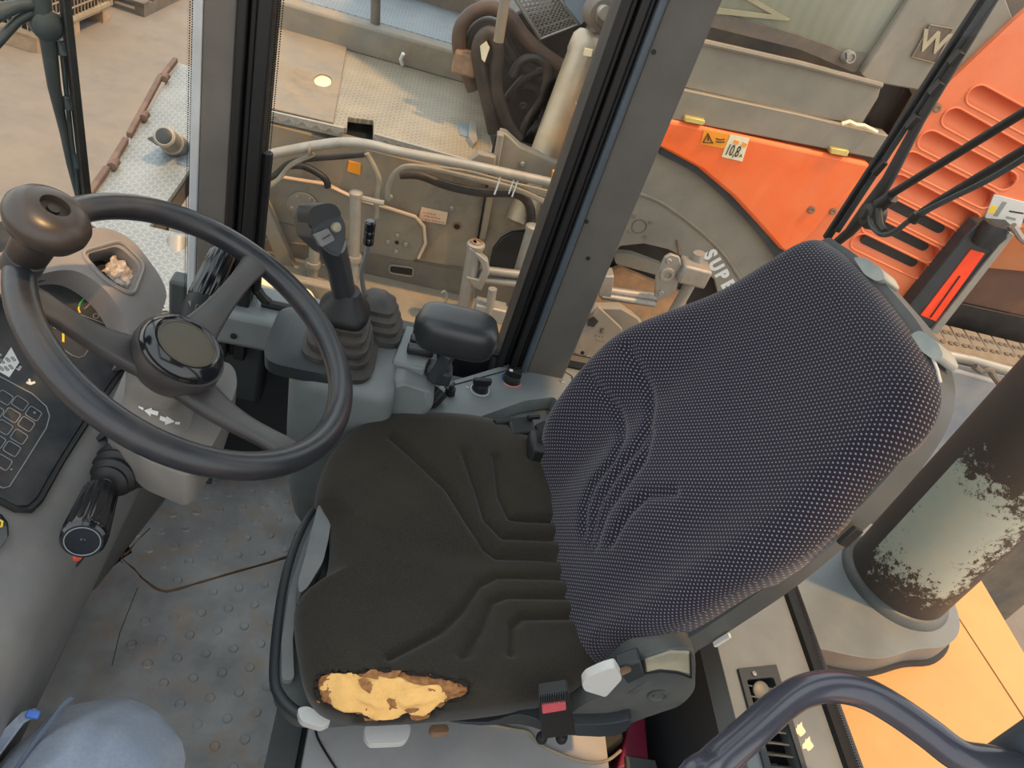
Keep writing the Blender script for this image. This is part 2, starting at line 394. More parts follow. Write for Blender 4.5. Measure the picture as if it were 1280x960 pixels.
def spline(pts, n=8, closed=False):
    pts = [V(p) for p in pts]; k = len(pts); r = []
    for i in range(k if closed else k - 1):
        g = (lambda q: pts[q % k]) if closed else (lambda q: pts[max(0, min(k - 1, q))])
        p0, p1, p2, p3 = g(i - 1), g(i), g(i + 1), g(i + 2)
        for j in range(n):
            t = j / n
            r.append(.5 * ((2 * p1) + (p2 - p0) * t + (2 * p0 - 5 * p1 + 4 * p2 - p3) * t * t + (3 * p1 - p0 - 3 * p2 + p3) * t ** 3))
    if not closed: r.append(pts[-1])
    return r
def rounded(pts, r, n=5):                        # round the corners of a closed polygon
    pts = [V(p) for p in pts]; o = []
    for i, p in enumerate(pts):
        a, b = pts[i - 1], pts[(i + 1) % len(pts)]
        d1, d2 = a - p, b - p; q = min(r, d1.length * .45, d2.length * .45)
        s, e = p + d1.normalized() * q, p + d2.normalized() * q
        for j in range(n + 1):
            t = j / n; o.append(s * (1 - t) ** 2 + p * 2 * t * (1 - t) + e * t * t)
    return o
def circle(c, u, v, r, n=24): return [V(c) + V(u) * (r * math.cos(2 * math.pi * i / n)) + V(v) * (r * math.sin(2 * math.pi * i / n)) for i in range(n)]
def segd(p, a, b):
    d = b - a; t = max(0, min(1, (p - a).dot(d) / max(1e-12, d.dot(d)))); return (p - a - d * t).length
def sm(a, b, x):
    t = max(0, min(1, (x - a) / (b - a))); return t * t * (3 - 2 * t)
def dup(o, loc, parent=None):
    c = o.copy(); COL.objects.link(c); p = parent if parent is not None else o.parent
    c.parent = p; c.location = V(loc) - (wloc(p) if p else V()); return c
X, Y, Z = V((1, 0, 0)), V((0, 1, 0)), V((0, 0, 1))
#@@PARTS
# ------------------------------------------------------------------ large structure: yard, cab shell, pillars, panes
struct('ground', B().box((0, 12, -1.85), (60, 60, .1)), M['concrete'])
struct('floor', B().box((.05, .52, -.03), (1.4, 1.5, .06)), M['plastic_dark'])
rf = [V((-.46, -.18, 1.80)), V((.86, -.18, 1.80)), V((.86, 1.34, 1.80)), V((-.46, 1.34, 1.80))]
added_hatch = rounded([V((-.38, .0, 1.80)), V((.10, .0, 1.80)), V((.10, 1.16, 1.80)), V((-.38, 1.16, 1.80))], .06)  # unseen glazed roof opening, added to let more sky light into the cab
cl_ = struct('ceiling', B().prism(rf, Z * .06, [added_hatch]), M['ceiling'], bevel=.01)
struct('added_roof_window', B().prism(added_hatch, Z * .006), M['glass'])
YW = 1.17
# lower wall under the side window
wr = struct('wall_right', B().box((.05, 1.262, .235), (.86, .04, .47)), M['plastic_dark'], bevel=.006)
obj('sill_ledge', B().box((-.18, 1.195, .465), (.27, .11, .075)), M['plastic'], wr, bevel=.012)
obj('cup_ring', B().lathe((-.098, 1.165, .50), Z, [(.03, 0), (.034, .008), (.026, .008), (.024, -.01)], 20), M['plastic_dark'], wr)
obj('wall_box', B().box((-.25, 1.215, .33), (.13, .06, .16)), M['plastic_dark'], wr, bevel=.012)
obj('screw', B().lathe((-.235, 1.139, .455), -Y, [(.006, 0), (.006, .002), (.002, .003)], 12), M['black'], wr)
# front pillar
t1 = struct('trim_1', B().box((-.2895, 1.215, .85), (.045, .09, 1.95)), M['pillar'], bevel=.003)
obj('edge_strip', B().box((-.3195, 1.20, .85), (.014, .06, 1.95)), M['pillar_l'], t1, bevel=.003)
for i, (x0, x1, d) in enumerate(((-.267, -.252, .004), (-.252, -.240, -.008), (-.240, -.218, .003))):
    obj('gasket', B().box(((x0 + x1) / 2, 1.20 - d, 1.10), (x1 - x0 - .001, .06, 1.45)), M['gasket'], t1, bevel=.003)
# rear corner post
t2 = struct('trim_2', B().box((.348, 1.215, 1.15), (.076, .09, 1.34)), M['pillar'], bevel=.004)
obj('edge_strip', B().box((.305, 1.205, 1.15), (.012, .085, 1.34)), M['pillar_b'], t2, bevel=.005, seg=3)
for x0, x1, d in ((.247, .264, .004), (.264, .275, -.008), (.275, .289, .005), (.289, .299, -.006)):
    obj('gasket', B().box(((x0 + x1) / 2, 1.205 - d, 1.13), (x1 - x0 - .001, .07, 1.40)), M['gasket'], t2, bevel=.003)
for px, py in ((817, 65), (733, 277), (735, 323), (728, 441)):
    p = U(px, py, y=YW); obj('post_hole', B().lathe(p + V((0, 0, 0)), -Y, [(.004, -.001), (.004, .0006)], 12), M['black'], t2)
# panes
bz, tz = .50, 1.80
p = [V((-.218, 1.19, bz)), V((.247, 1.19, bz)), V((.247, 1.19, tz)), V((-.218, 1.19, tz))]
w2 = struct('window_2', B().prism(p, Y * .004), M['glass'])
def band(path, y, wd, closed=False):
    b = B(); b.uv = []; L = 0
    for i, (a, c) in enumerate(path):
        if i: L += (V(a) - V(path[i - 1][0])).length
        b.v += [V(a), V(c)]; b.uv += [(L, 0), (L, wd)]
        if i: k = 2 * i; b.f.append((k - 2, k, k + 1, k - 1))
    return b
obj('frit_band', band([(V((-.218, 1.189, tz)), V((-.208, 1.189, tz))), (V((-.218, 1.189, bz)), V((-.208, 1.189, bz)))], 0, .010), M['frit'], w2, smooth=0, norm=False)
# bottom gasket of the side window with a rounded corner
path = [V((-.212, 1.185, .80)), V((-.212, 1.185, .56)), V((-.206, 1.185, .530)), V((-.188, 1.185, .512)), V((-.16, 1.185, .508)), V((.25, 1.185, .508))]
obj('bottom_gasket', B().tube(spline(path, 6), .009, 8), M['gasket'], w2)
# windscreen, running forward and inward from the front pillar
wd = V((-.62, -.55, 0)).normalized(); wo = V((-.327, 1.19, 0))
p = [wo + Z * .42, wo + wd * .9 + Z * .42, wo + wd * .9 + Z * tz, wo + Z * tz]
w1 = struct('window_1', B().prism(p, V((-.003, .003, 0))), M['glass'])
obj('frit_band', band([(wo + Z * tz, wo + wd * .012 + Z * tz), (wo + Z * .42, wo + wd * .012 + Z * .42)], 0, .012), M['frit'], w1, smooth=0, norm=False)
obj('edge_seal', B().bar(wo + wd * -.004 + Z * .42, wo + wd * -.004 + Z * tz, .007, .007), M['gasket'], w1)
for px, py, s in ((200, 386, .010),):
    q = U(px, py, pl=(wo, V((wd.y, -wd.x, 0)))); q += V((.002, -.002, 0))
    text('glass_mark', '△', s * 1.6, q + Z * .006, wd * -1, Z, M['ink'], w1, depth=.0002)
    for k, (lw) in enumerate((.02, .026, .024)):
        obj('glass_print', B().bar(q + wd * (lw * .4) - Z * (.006 + .006 * k), q - wd * (lw * .6) - Z * (.006 + .006 * k), .0006, .0016), M['ink'], w1, smooth=0)
# wrap-around rear pane and its black seal
rp_ = spline([V((.39, 1.225, 0)), V((.56, 1.225, 0)), V((.68, 1.19, 0)), V((.728, 1.08, 0)), V((.734, .9, 0)), V((.734, .45, 0)), V((.734, -.15, 0))], 6)
w3 = struct('window_3', B().grid([[q + Z * .5 for q in rp_], [q + Z * tz for q in rp_]]), M['glass'], smooth=60)
obj('sill_seal', B().tube([q + Z * .495 for q in rp_], .017, 8, sx=1.0), M['gasket'], w3)
obj('frit_band', band([(q + Z * .505 + V((-.001, 0, 0)), q + Z * .518 + V((-.001, 0, 0))) for q in rp_], 0, .013), M['frit'], w3, smooth=0, norm=False)
obj('post_frit', band([(V((.389, 1.222, tz)), V((.397, 1.222, tz))), (V((.389, 1.222, .5)), V((.397, 1.222, .5)))], 0, .008), M['frit'], w3, smooth=0, norm=False)
struct('wall_rear', B().box((.70, .55, .24), (.06, 1.40, .48)), M['plastic_dark'], bevel=.004)
# rear left door post beside the camera
q = U(1230, 920, x=.73)
struct('trim_3', B().box((.79, q.y - .06, .90), (.12, .12, 1.8)), mat('door_post_paint', (66, 74, 82), .38, bump=.08), bevel=.02, seg=4)

# ------------------------------------------------------------------ cab floor mats with raised studs
stud_b = B().lathe((0, 0, 0), Z, [(.0088, 0), (.0084, .0018), (.0070, .0034), (.0045, .0030), (.001, .0024)], 12)
stud_me = None
def studs(parent, poly, step, z, off=(0, 0), lim=90):
    global stud_me
    c = sum(poly, V()) / len(poly); k = 0
    pts = []
    for i in range(-40, 40):
        for j in range(-40, 40):
            x = off[0] + i * step; y = off[1] + j * step * .9
            x += (step / 2 if j % 2 else 0); a = .35; X2 = x * math.cos(a) - y * math.sin(a); Y2 = x * math.sin(a) + y * math.cos(a)
            pt = V((X2, Y2, 0)); ins = False; n = len(poly)
            for e in range(n):
                a1, a2 = poly[e], poly[e - 1]
                if (a1.y > pt.y) != (a2.y > pt.y) and pt.x < (a2.x - a1.x) * (pt.y - a1.y) / (a2.y - a1.y) + a1.x: ins = not ins
            if not ins or min(segd(pt, poly[e].xy.to_3d(), poly[e - 1].xy.to_3d()) for e in range(n)) < .014: continue
            pts.append(pt)
    for pt in pts[:lim]:
        pt = pt + Z * z
        if stud_me is None: stud_me = obj('stud', stud_b, M['floor'], parent, origin=(0, 0, 0)); stud_me.location = pt - wloc(parent)
        else: dup(stud_me, pt, parent)
mA = UU([(165, 690), (150, 700), (182, 727), (207, 739), (300, 712), (372, 692), (440, 660), (440, 590), (300, 560), (200, 590), (140, 640)], z=.006)
matA = thing('floor_mat', V((-.2, 1.05, 0)), 'smaller studded grey floor mat with a torn curled edge, under the steering wheel', 'floor mat')
obj('mat_sheet', B().prism(mA, -Z * .006), M['floor'], matA, bevel=.0015)
edge = spline(UU([(600 / 3.2, 420 + 770 / 3.2), (172, 676), (160, 690), (152, 697), (168, 712), (182, 726), (207, 739), (250, 728), (300, 713), (340, 702), (372, 690)], z=.005), 5)
obj('torn_edge', B().tube(edge, [(.0022 + .0016 * noise.noise(q * 60)) for q in edge], 6), M['rust'], matA)
studs(matA, mA, .046, .006, lim=90)
mB = UU([(150, 701), (207, 741), (372, 694), (420, 720), (420, 1000), (-90, 1000), (-60, 870)], z=.004)
matB = thing('floor_mat', V((-.2, .7, 0)), 'larger studded grey floor mat, dusty and scuffed, between dashboard and seat', 'floor mat')
obj('mat_sheet', B().prism(mB, -Z * .004), M['floor'], matB, bevel=.001)
sB = UU([(160, 745), (207, 745), (372, 697), (372, 960), (240, 1000), (210, 900), (150, 830)], z=.004)
studs(matB, sB, .048, .004, off=(.01, .01), lim=140)
obj('seam', B().tube(UU([(172, 735), (150, 790), (140, 832)], z=.0045), .0006, 6), M['black'], matB)
# ------------------------------------------------------------------ steering wheel
WC = V((-.184, .723, .794)); WN = V((math.sin(.452), .01, math.cos(.452))).normalized(); WR = .185
def wp(px, py, h=0.0): return U(px, py, pl=(WC + WN * h, WN))
sw = thing('steering_wheel', WC, 'worn black three-spoke steering wheel with a spinner knob on its rim', 'steering wheel')
wu = (X - WN * X.dot(WN)).normalized(); wv = WN.cross(wu)
ring = [WC + wu * (WR * math.cos(2 * math.pi * i / 96)) + wv * (WR * math.sin(2 * math.pi * i / 96)) for i in range(96)]
obj('rim', B().tube(ring, .0155, 20, closed=True), M['wheel'], sw, smooth=80)
hub = WC - WN * .012
hubp = wp(235, 428, .012); hub = hubp - WN * .024
obj('hub', B().lathe(hub - WN * .030, WN, [(.036, 0), (.043, .012), (.050, .030), (.049, .040)], 40), M['spoke'], sw)
hb = obj('horn_button', B().lathe(hub, WN, [(.046, 0), (.0465, .012), (.043, .020), (.036, .0245), (.034, .022), (.0325, .0215)], 48), M['gloss'], sw)
obj('horn_disc', B().lathe(hub + WN * .0195, WN, [(.0325, 0), (.0322, .003), (.030, .0034), (.0298, .0028), (.028, .003), (.010, .0036), (.002, .0037)], 48), M['hubcap'], hb)
for tip, wid in (((33, 374), .030), ((312, 338), .024), ((352, 552), .024)):
    e = wp(*tip); d = (e - hub); d -= WN * d.dot(WN); L = d.length; d.normalize(); sd_ = WN.cross(d)
    e = WC + (e - WC).normalized() * (WR - .006)
    secs = []
    for t in [i / 10 for i in range(11)]:
        c = (hub - WN * .008) * (1 - t) + e * t
        c += WN * (-.016 * math.sin(math.pi * min(1, t * 1.0 + .12)))
        w_ = (.026 * (1 - t) ** 2 + .0105 + .009 * t ** 6); h_ = .011 - .003 * t
        secs.append((c, sd_ * w_, WN * h_, 3.2))
    sp_ = obj('spoke', B().loft(secs, 20), M['spoke'], sw, smooth=60)
kb = wp(33, 335, 0); kd = (WN * 1.0 + V((-.15, -.02, .1))).normalized()
kb = WC + (kb - WC).normalized() * WR
kn = obj('spinner_knob', B().lathe(kb + WN * .045, WN, [(.014, -.03), (.019, -.028), (.0205, -.005), (.024, .002), (.034, .008), (.0385, .018), (.0385, .026), (.033, .035), (.023, .040), (.0135, .041), (.0125, .034)], 40), M['knobbrown'], sw, smooth=70)
obj('knob_recess', B().lathe(kb + WN * .045, WN, [(.0125, .030), (.0125, .0345), (.006, .0345), (.0055, .0375), (.001, .038)], 24), M['black'], kn)
obj('knob_clamp', B().lathe(kb + WN * .012, WN, [(.017, -.018), (.019, -.012), (.019, .002), (.014, .006)], 24), M['wheel'], kn)

# ------------------------------------------------------------------ dashboard: instrument panel, pod, lower body
DP = V((-.30, .66, .65)); DN = V((.6, 0, .8)); DU = V((-.8, 0, .6))          # panel plane: Y across, DU up the slope
def dp(px, py, h=0.0): return U(px, py, pl=(DP + DN * h, DN))
dash = thing('dashboard', (-.36, .62, 0), 'grey dashboard with black membrane instrument panel behind the steering wheel', 'dashboard')
pan = [dp(*q) for q in ((160, 450), (110, 520), (75, 575), (48, 622), (36, 633), (20, 632), (-40, 600), (-150, 540), (-120, 330), (60, 250), (150, 300), (175, 380))]
ip = obj('instrument_panel', B().prism(pan, -DN * .02), M['panel'], dash, bevel=.002)
obj('panel_gap', B().tube([dp(*q, .0005) for q in ((163, 450), (112, 523), (77, 578), (50, 626), (38, 638), (20, 637), (-40, 605))], .0032, 8), M['black'], dash)
gb = lambda pts, r=.0012: B().tube([dp(*q, .0006) for q in pts], r, 6)
def arc(cx, cy, rx, ry, a0, a1, n=10): return [(cx + rx * math.cos(math.radians(a0 + (a1 - a0) * i / n)), cy - ry * math.sin(math.radians(a0 + (a1 - a0) * i / n))) for i in range(n + 1)]
g1 = [(100, 391), (98, 386), (100, 379), (104, 374), (110, 371), (116, 369)]
obj('gauge_mark', gb(g1[:2] + [(98.5, 384)]), M['yellow'], ip, label='yellow end of the curved gauge scale')
obj('gauge_mark', gb([(98.5, 384), (100, 379), (104, 374), (107, 372)]), M['green'], ip, label='green middle of the curved gauge scale')
obj('gauge_mark', gb([(107, 372), (111, 370.5), (117, 369)]), M['redp'], ip, label='red end of the curved gauge scale')
obj('gauge_mark', gb([(47, 392), (46, 398)]), M['green'], ip, label='green tick of the left gauge')
obj('gauge_mark', gb([(46.5, 399), (48.5, 404)]), M['redp'], ip, label='red tick of the left gauge')
obj('gauge_mark', gb([(79, 417), (79, 428)], .0015), M['yellow'], ip, label='yellow tick of the lower gauge')
for k in range(6): obj('gauge_tick', gb([(105 + k * 2.4, 386 - k * 2.6), (109 + k * 2.2, 384 - k * 2.2)], .0007), M['line'], ip)
for ci in ((70, 408), (120, 395)): obj('gauge_symbol', B().tube([dp(ci[0] + 3.5 * math.cos(a / 2), ci[1] + 3 * math.sin(a / 2), .0006) for a in range(12)], .0006, 5, closed=True), M['line'], ip)
obj('gauge_outline', gb([(60, 424), (90, 444), (98, 447), (105, 445), (114, 432)], .0007), M['line'], ip)
obj('gauge_outline', gb([(100, 393), (132, 405), (141, 385), (139, 380), (125, 368)], .0006), M['line'], ip)
scr = obj('digital_display', B().prism([dp(*q, .0012) for q in ((-4, 462), (14, 434), (24, 453), (12, 471))], -DN * .001), M['white'], ip)
for a, b in (((3, 452), (0, 0)), ((10, 450), (0, 0)), ((17, 449), (0, 0)), ((2, 461), (0, 0)), ((8.5, 461), (0, 0)), ((14, 459), (0, 0))):
    text('segment_digit', '8', .0085, dp(a[0], a[1], .0013), dp(a[0] + 6, a[1] - 3) - dp(*a), DU, M['seg'], scr, depth=.0002, bold=.0003)
obj('warning_symbol', gb([(33, 478), (38, 480), (43, 478)], .0016), M['white'], ip); obj('warning_symbol', gb([(38, 480), (36.5, 474)], .0012), M['white'], ip)
for q in ((0, 443), (24, 460)): text('panel_word', 'km' if q[0] else 'h', .006, dp(*q, .0008), Y, DU, M['white'], ip, depth=.0002)
obj('keypad_outline', gb([(-20, 460), (40, 492), (58, 508), (62, 520), (58, 535), (30, 580), (12, 608), (4, 610), (-10, 604)], .0007), M['line'], ip)
k0 = None
for r_, row in enumerate([((6, 497), (-6, 514)), ((25, 504), (15, 519), (5, 534), (-4, 551)), ((42, 517), (33, 530), (24, 546), (15, 561), (4, 578))]):
    for q in row:
        c = dp(*q, .0006); e1 = Y; e2 = DU
        sq = rounded([c + e1 * a * .0072 + e2 * b_ * .0072 for a, b_ in ((-1, -1), (1, -1), (1, 1), (-1, 1))], .003, 3)
        if k0 is None: k0 = obj('key_outline', B().tube(sq, .00055, 5, closed=True), M['line'], ip, origin=c)
        else: dup(k0, c, ip)
obj('key_lamp', B().lathe(dp(43, 516, 0), DN, [(.0015, 0), (.0012, .0012)], 10), M['line'], ip); obj('key_lamp', B().lathe(dp(14, 587, 0), DN, [(.0012, 0), (.001, .0012)], 10), M['line'], ip)
# pod hood round the gauges, with its deep tray
def pd(px, py, h=.034): return dp(px, py, h)
outer = spline([pd(*q) for q in ((170, 447), (190, 415), (205, 382), (208, 366), (201, 347), (186, 325), (168, 303), (150, 291), (128, 285), (104, 286), (70, 293), (30, 305), (-30, 330), (-90, 380))], 5)
inner = spline([pd(*q) for q in ((-70, 420), (-20, 380), (30, 352), (62, 340), (90, 338), (112, 347), (134, 365), (150, 388), (160, 412), (163, 436), (160, 447))], 5)
cav = rounded([pd(*q) for q in ((106, 318), (148, 307), (175, 332), (163, 365), (133, 347))], .012, 4)
pod = obj('instrument_pod', B().prism(outer + inner, -DN * .050, [cav]), M['pod'], dash, bevel=.009, seg=4, smooth=50)
deep = [q - DN * .045 for q in cav]
obj('tray_floor', B().prism([q - DN * .048 for q in rounded([pd(*q) for q in ((103, 316), (149, 303), (179, 332), (165, 370), (131, 349))], .01)], -DN * .004), M['dash'], pod)
obj('tray_rim', B().tube([q + DN * .001 for q in rounded([pd(*q) for q in ((99, 316), (150, 301), (181, 331), (166, 371), (131, 352))], .014, 4)], .0028, 6, closed=True), M['pod'], pod)
lens = spline([dp(*q, .012) for q in ((-70, 425), (-20, 385), (30, 357), (62, 345), (88, 343), (110, 352), (130, 369), (146, 391), (156, 412), (160, 440))], 5)
obj('lens_bezel', B().tube(lens, .004, 8), M['plastic_dark'], pod)
# crumpled wrapper lying in the tray
c = dp(149, 347, .012)
wb = B(); rows = []
for i in range(13):
    a = i / 12 - .5; r_ = []
    for j in range(13):
        b_ = j / 12 - .5; h = .010 * noise.noise(V((a * 6, b_ * 6, 3))) + .007 * noise.noise(V((a * 15, b_ * 15, 8))) + .008
        r_.append(c + Y * (b_ * .042) + DU * (a * .046 + .008 * noise.noise(V((b_ * 5, 1, 1)))) + DN * h)
    rows.append(r_)
wrp = obj('crumpled_wrapper', wb.grid(rows), M['wrapper'], smooth=20); tag(wrp, 'crumpled clear plastic wrapper lying in the tray of the dashboard pod', 'wrapper')
md = wrp.modifiers.new('s', 'SOLIDIFY'); md.thickness = .001
# fascia strip and lower body down to the floor
def body_row(y):                                  # profile from the panel edge over the ridge to the floor
    fx = -.435 + (y - .706) * .233
    fx = min(fx, -.33)
    return [V((-.345, y, .68)), V((-.303, y, .648)), V((-.285, y, .640)), V((-.268, y, .630)), V((-.256, y, .612)), V((-.254, y, .585)), V((-.258, y, .54)), V((-.272, y, .45)), V((-.30, y, .34)), V((fx * .55 - .30 * .45, y, .20)), V((fx - .012, y, .06)), V((fx, y, .0)), V((fx - .15, y, .0))]
ys = [.10, .25, .40, .50, .55, .60, .66, .70, .74, .78, .82, .85, .87]
lb = B().grid([body_row(y) for y in ys])
lb.f.append(tuple(12 * 13 + i for i in range(13))); 
low = obj('dash_body', lb, M['dash'], dash, smooth=60)
md = low.modifiers.new('sub', 'SUBSURF'); md.levels = 1; md.render_levels = 1
foot = [V((-.55, .87, 0)), V((-.435 + (.87 - .706) * .233, .87, 0)), V((-.33, 1.17, 0)), V((-.5, 1.17, 0))]
obj('kick_panel', B().prism(foot, V((.03, 0, .30))), M['dash'], dash, bevel=.01)
# side button block at the panel's lower corner
sb_ = [dp(*q, .004) for q in ((-30, 645), (2, 640), (12, 652), (13, 668), (-2, 690), (-40, 690))]
bb = obj('button_block', B().prism(sb_, -DN * .02), M['gloss'], dash, bevel=.003)
obj('button_symbol', B().tube([dp(*q, .0045) for q in ((-1, 650), (3, 652), (2, 658), (-3, 659))], .0012, 6), M['yellow'], bb)

# ------------------------------------------------------------------ steering column with two levers
colm = thing('steering_column', (-.26, .74, .5), 'grey steering column cover with white arrow signs and two black levers', 'steering column')
def cp(px, py, z): return U(px, py, z=z)
ax = WN
c1 = hub - WN * .035; c0 = V((c1.x - .006, c1.y, .69))
u_ = (X - ax * X.dot(ax)).normalized(); v_ = ax.cross(u_)
tubeb = B().loft([(c0, X * .046, Y * .042, 2.6), (c0 + Z * .012, X * .036, Y * .034, 2.6), (c1 - ax * .022, u_ * .030, v_ * .031, 2.4), (c1 - ax * .012, u_ * .034, v_ * .036, 2.4), (c1 + ax * .01, u_ * .037, v_ * .037, 2)], 32)
obj('column_tube', tubeb, M['dash'], colm, smooth=60)
top = [U(*q, z=zz) for q, zz in (((160, 455), 0.695), ((285, 452), 0.712), ((294, 462), 0.712), ((297, 480), 0.708), ((280, 530), 0.702), ((266, 556), 0.698), ((245, 588), 0.692), ((232, 596), 0.688), ((180, 575), 0.685), ((130, 525), 0.685))]
coverb = B().prism(rounded(top, .012, 4), -Z * .05)
cvr = obj('column_cover', coverb, M['dash'], colm, bevel=.009, seg=4)
from mathutils.bvhtree import BVHTree
def tree_of(*bs):
    vs, fs = [], []
    for b_ in bs:
        o_ = len(vs); vs += b_.v; fs += [tuple(i + o_ for i in f) for f in b_.f]
    return BVHTree.FromPolygons(vs, fs)
ctree = tree_of(tubeb, coverb)
def sign(pts):                               # white transfer wrapped on the shroud
    r_ = []
    for px, py in pts:
        d = (ROT @ V((px - CX, py - CY, FPX))).normalized(); h, n_, _, _ = ctree.ray_cast(CAM, d)
        if n_.dot(d) > 0: n_ = -n_
        r_.append(h + n_ * .0012)
    obj('arrow_sign', B().prism(r_, Z * .0008), M['white'], cvr, smooth=0)
sign([(181, 512.5), (190, 509), (190, 512), (198, 514.5), (197, 519), (189, 516.5), (188.5, 520)])
sign([(217, 527), (207.5, 520), (207.5, 522.5), (200, 519.5), (199.5, 524), (206.5, 527), (206, 530.5)])
sign([(173.5, 507), (180, 509.5), (179.5, 512), (174, 509)]); sign([(218, 527.5), (224, 528), (224, 530.5), (218, 530)])
def ribbed(o, ax_, L, r0, r1, n=16, cap=True):
    b = B(); u, v2, d = basis(ax_); N = n * 4; vs = []
    prof = [(0, r0 * .86), (.05, r0), (.9, r1), (.96, r1 * .97), (1, r1 * .84)]
    for t, r in prof:
        for j in range(N):
            rr = r * (1 - (.075 if j % 4 < 2 and .04 < t < .92 else 0)); a = 2 * math.pi * j / N
            vs.append(o + d * (t * L) + (u * math.cos(a) + v2 * math.sin(a)) * rr)
    fs = [(i * N + j, i * N + (j + 1) % N, (i + 1) * N + (j + 1) % N, (i + 1) * N + j) for i in range(4) for j in range(N)]
    fs += [tuple(reversed(range(N))), tuple(range(4 * N, 5 * N))]
    return b.put(vs, fs)
# lower lever: big ribbed grip toward the driver
l0 = U(142, 592, z=.635); l1 = U(128, 613, z=.64); g0 = U(126, 614, z=.642); g1_ = U(104, 674, z=.672)
lv = obj('gear_lever', ribbed(g0, g1_ - g0, (g1_ - g0).length, .0185, .0225, 18), M['gloss'], colm, smooth=50, label='ribbed black lever grip nearest the panel corner')
gd = (g1_ - g0).normalized()
obj('grip_end', B().lathe(g1_ - gd * .002, gd, [(.0205, 0), (.0215, .003), (.019, .006), (.0165, .006), (.016, .0052), (.003, .0052), (.002, .006)], 32), M['gloss'], lv)
obj('grip_ring', B().tube([g1_ + gd * .0042 + q for q in circle((0, 0, 0), basis(gd)[0], basis(gd)[1], .0165, 32)], .0006, 5, closed=True), M['line'], lv)
obj('lever_rod', B().tube([l0, g0 + gd * .004], .007, 12), M['steel'], lv)
ldir = (g0 - l0).normalized(); bs = U(156, 578, z=.625)
obj('bellows', B().lathe(bs, (l1 - bs), [(.030, 0), (.031, .008), (.025, .012), (.0285, .018), (.029, .022), (.0225, .026), (.025, .031), (.025, .035), (.019, .039), (.020, .044), (.012, .050)], 32), M['black'], lv)
obj('lever_socket', B().lathe(U(160, 573, z=.622), (l1 - bs), [(.043, -.01), (.043, .0), (.038, .003), (.034, -.004)], 32), M['plastic_dark'], colm)
# recess with red mark below the grip
rc = U(90, 690, x=-.262)
obj('grip_recess', B().lathe(rc, V((.9, -.2, .3)), [(.024, 0), (.024, .004), (.019, .005), (.018, .001)], 28, sv=.7), M['plastic_dark'], dash)
obj('red_mark', B().lathe(rc + V((.006, -.003, 0)), V((.9, -.2, .3)), [(.007, 0), (.006, .003)], 12), M['redp'], dash)
# upper lever seen past the far spoke
s0 = U(246, 383, z=.705); s1 = U(278, 318, z=.735); dd = (s1 - s0).normalized()
ul = obj('light_lever', ribbed(s0 + dd * .012, dd, (s1 - s0).length - .01, .0185, .0185, 16), M['gloss'], colm, smooth=50, label='ribbed black light lever behind the far spoke')
obj('lever_collar', B().lathe(s0 - dd * .03, dd, [(.014, 0), (.017, .01), (.0175, .04), (.015, .043)], 28), M['black'], ul)
o = s0 - dd * .012; cdir = (CAM - o).normalized(); sg = dd.cross(cdir).normalized(); cz = sg.cross(dd) * -1
if cz.dot(cdir) < 0: cz = -cz
o2 = o + cz * .0178
obj('light_symbol', B().tube([o2 + dd * a * .004 + sg * b_ * .004 for a, b_ in ((-1, -.2), (1, -.2), (.8, .8), (-.8, .8))], .0005, 5, closed=True), M['line'], ul)
obj('light_symbol', B().prism([o2 + dd * a * .004 + sg * b_ * .004 - cz * .001 for a, b_ in ((1.2, -2.4), (-.8, -1.6), (.8, -3.2))], cz * .0012), M['line'], ul)

# ------------------------------------------------------------------ joystick console beside the seat
con = thing('control_console', (.02, 1.0, 0), 'grey console block carrying the joystick and short lever right of the seat', 'console')
Fx0, Fx1, Fy0, Fy1 = -.112, .060, .915, 1.12
def rsec(z, x0, x1, y0, y1, e=6): return (V(((x0 + x1) / 2, (y0 + y1) / 2, z)), X * ((x1 - x0) / 2), Y * ((y1 - y0) / 2), e)
obj('console_body', B().loft([rsec(.0, -.02, .10, 1.05, 1.15), rsec(.08, -.05, .10, 1.02, 1.15), rsec(.18, -.075, .10, .975, 1.14), rsec(.30, -.092, .08, .94, 1.13), rsec(.44, -.103, .07, .922, 1.12), rsec(.555, -.108, .062, .915, 1.12, 7), rsec(.578, -.104, .058, .92, 1.115, 7), rsec(.585, -.092, .048, .93, 1.105, 7)], 48), M['plastic'], con, smooth=60)
arm_top = [V((.03, .95, .565)), V((.06, .95, .585)), V((.115, .95, .575)), V((.128, .95, .54)), V((.105, .95, .49)), V((.03, .95, .42))]
obj('console_arm', B().prism(arm_top, Y * .14), M['plastic'], con, bevel=.012, seg=4)
sw_ = [V((.045, .99, .588)), V((.10, .985, .592)), V((.115, 1.085, .60)), V((.06, 1.09, .596))]
swp = obj('switch_plate', B().prism(sw_, -Z * .03), M['plastic'], con, bevel=.004)
for k in range(3):
    yy = 1.022 + k * .026; obj('switch_slat', B().box((.088 + k * .003, yy, .600), (.044, .020, .012)), M['black'], swp, bevel=.003)
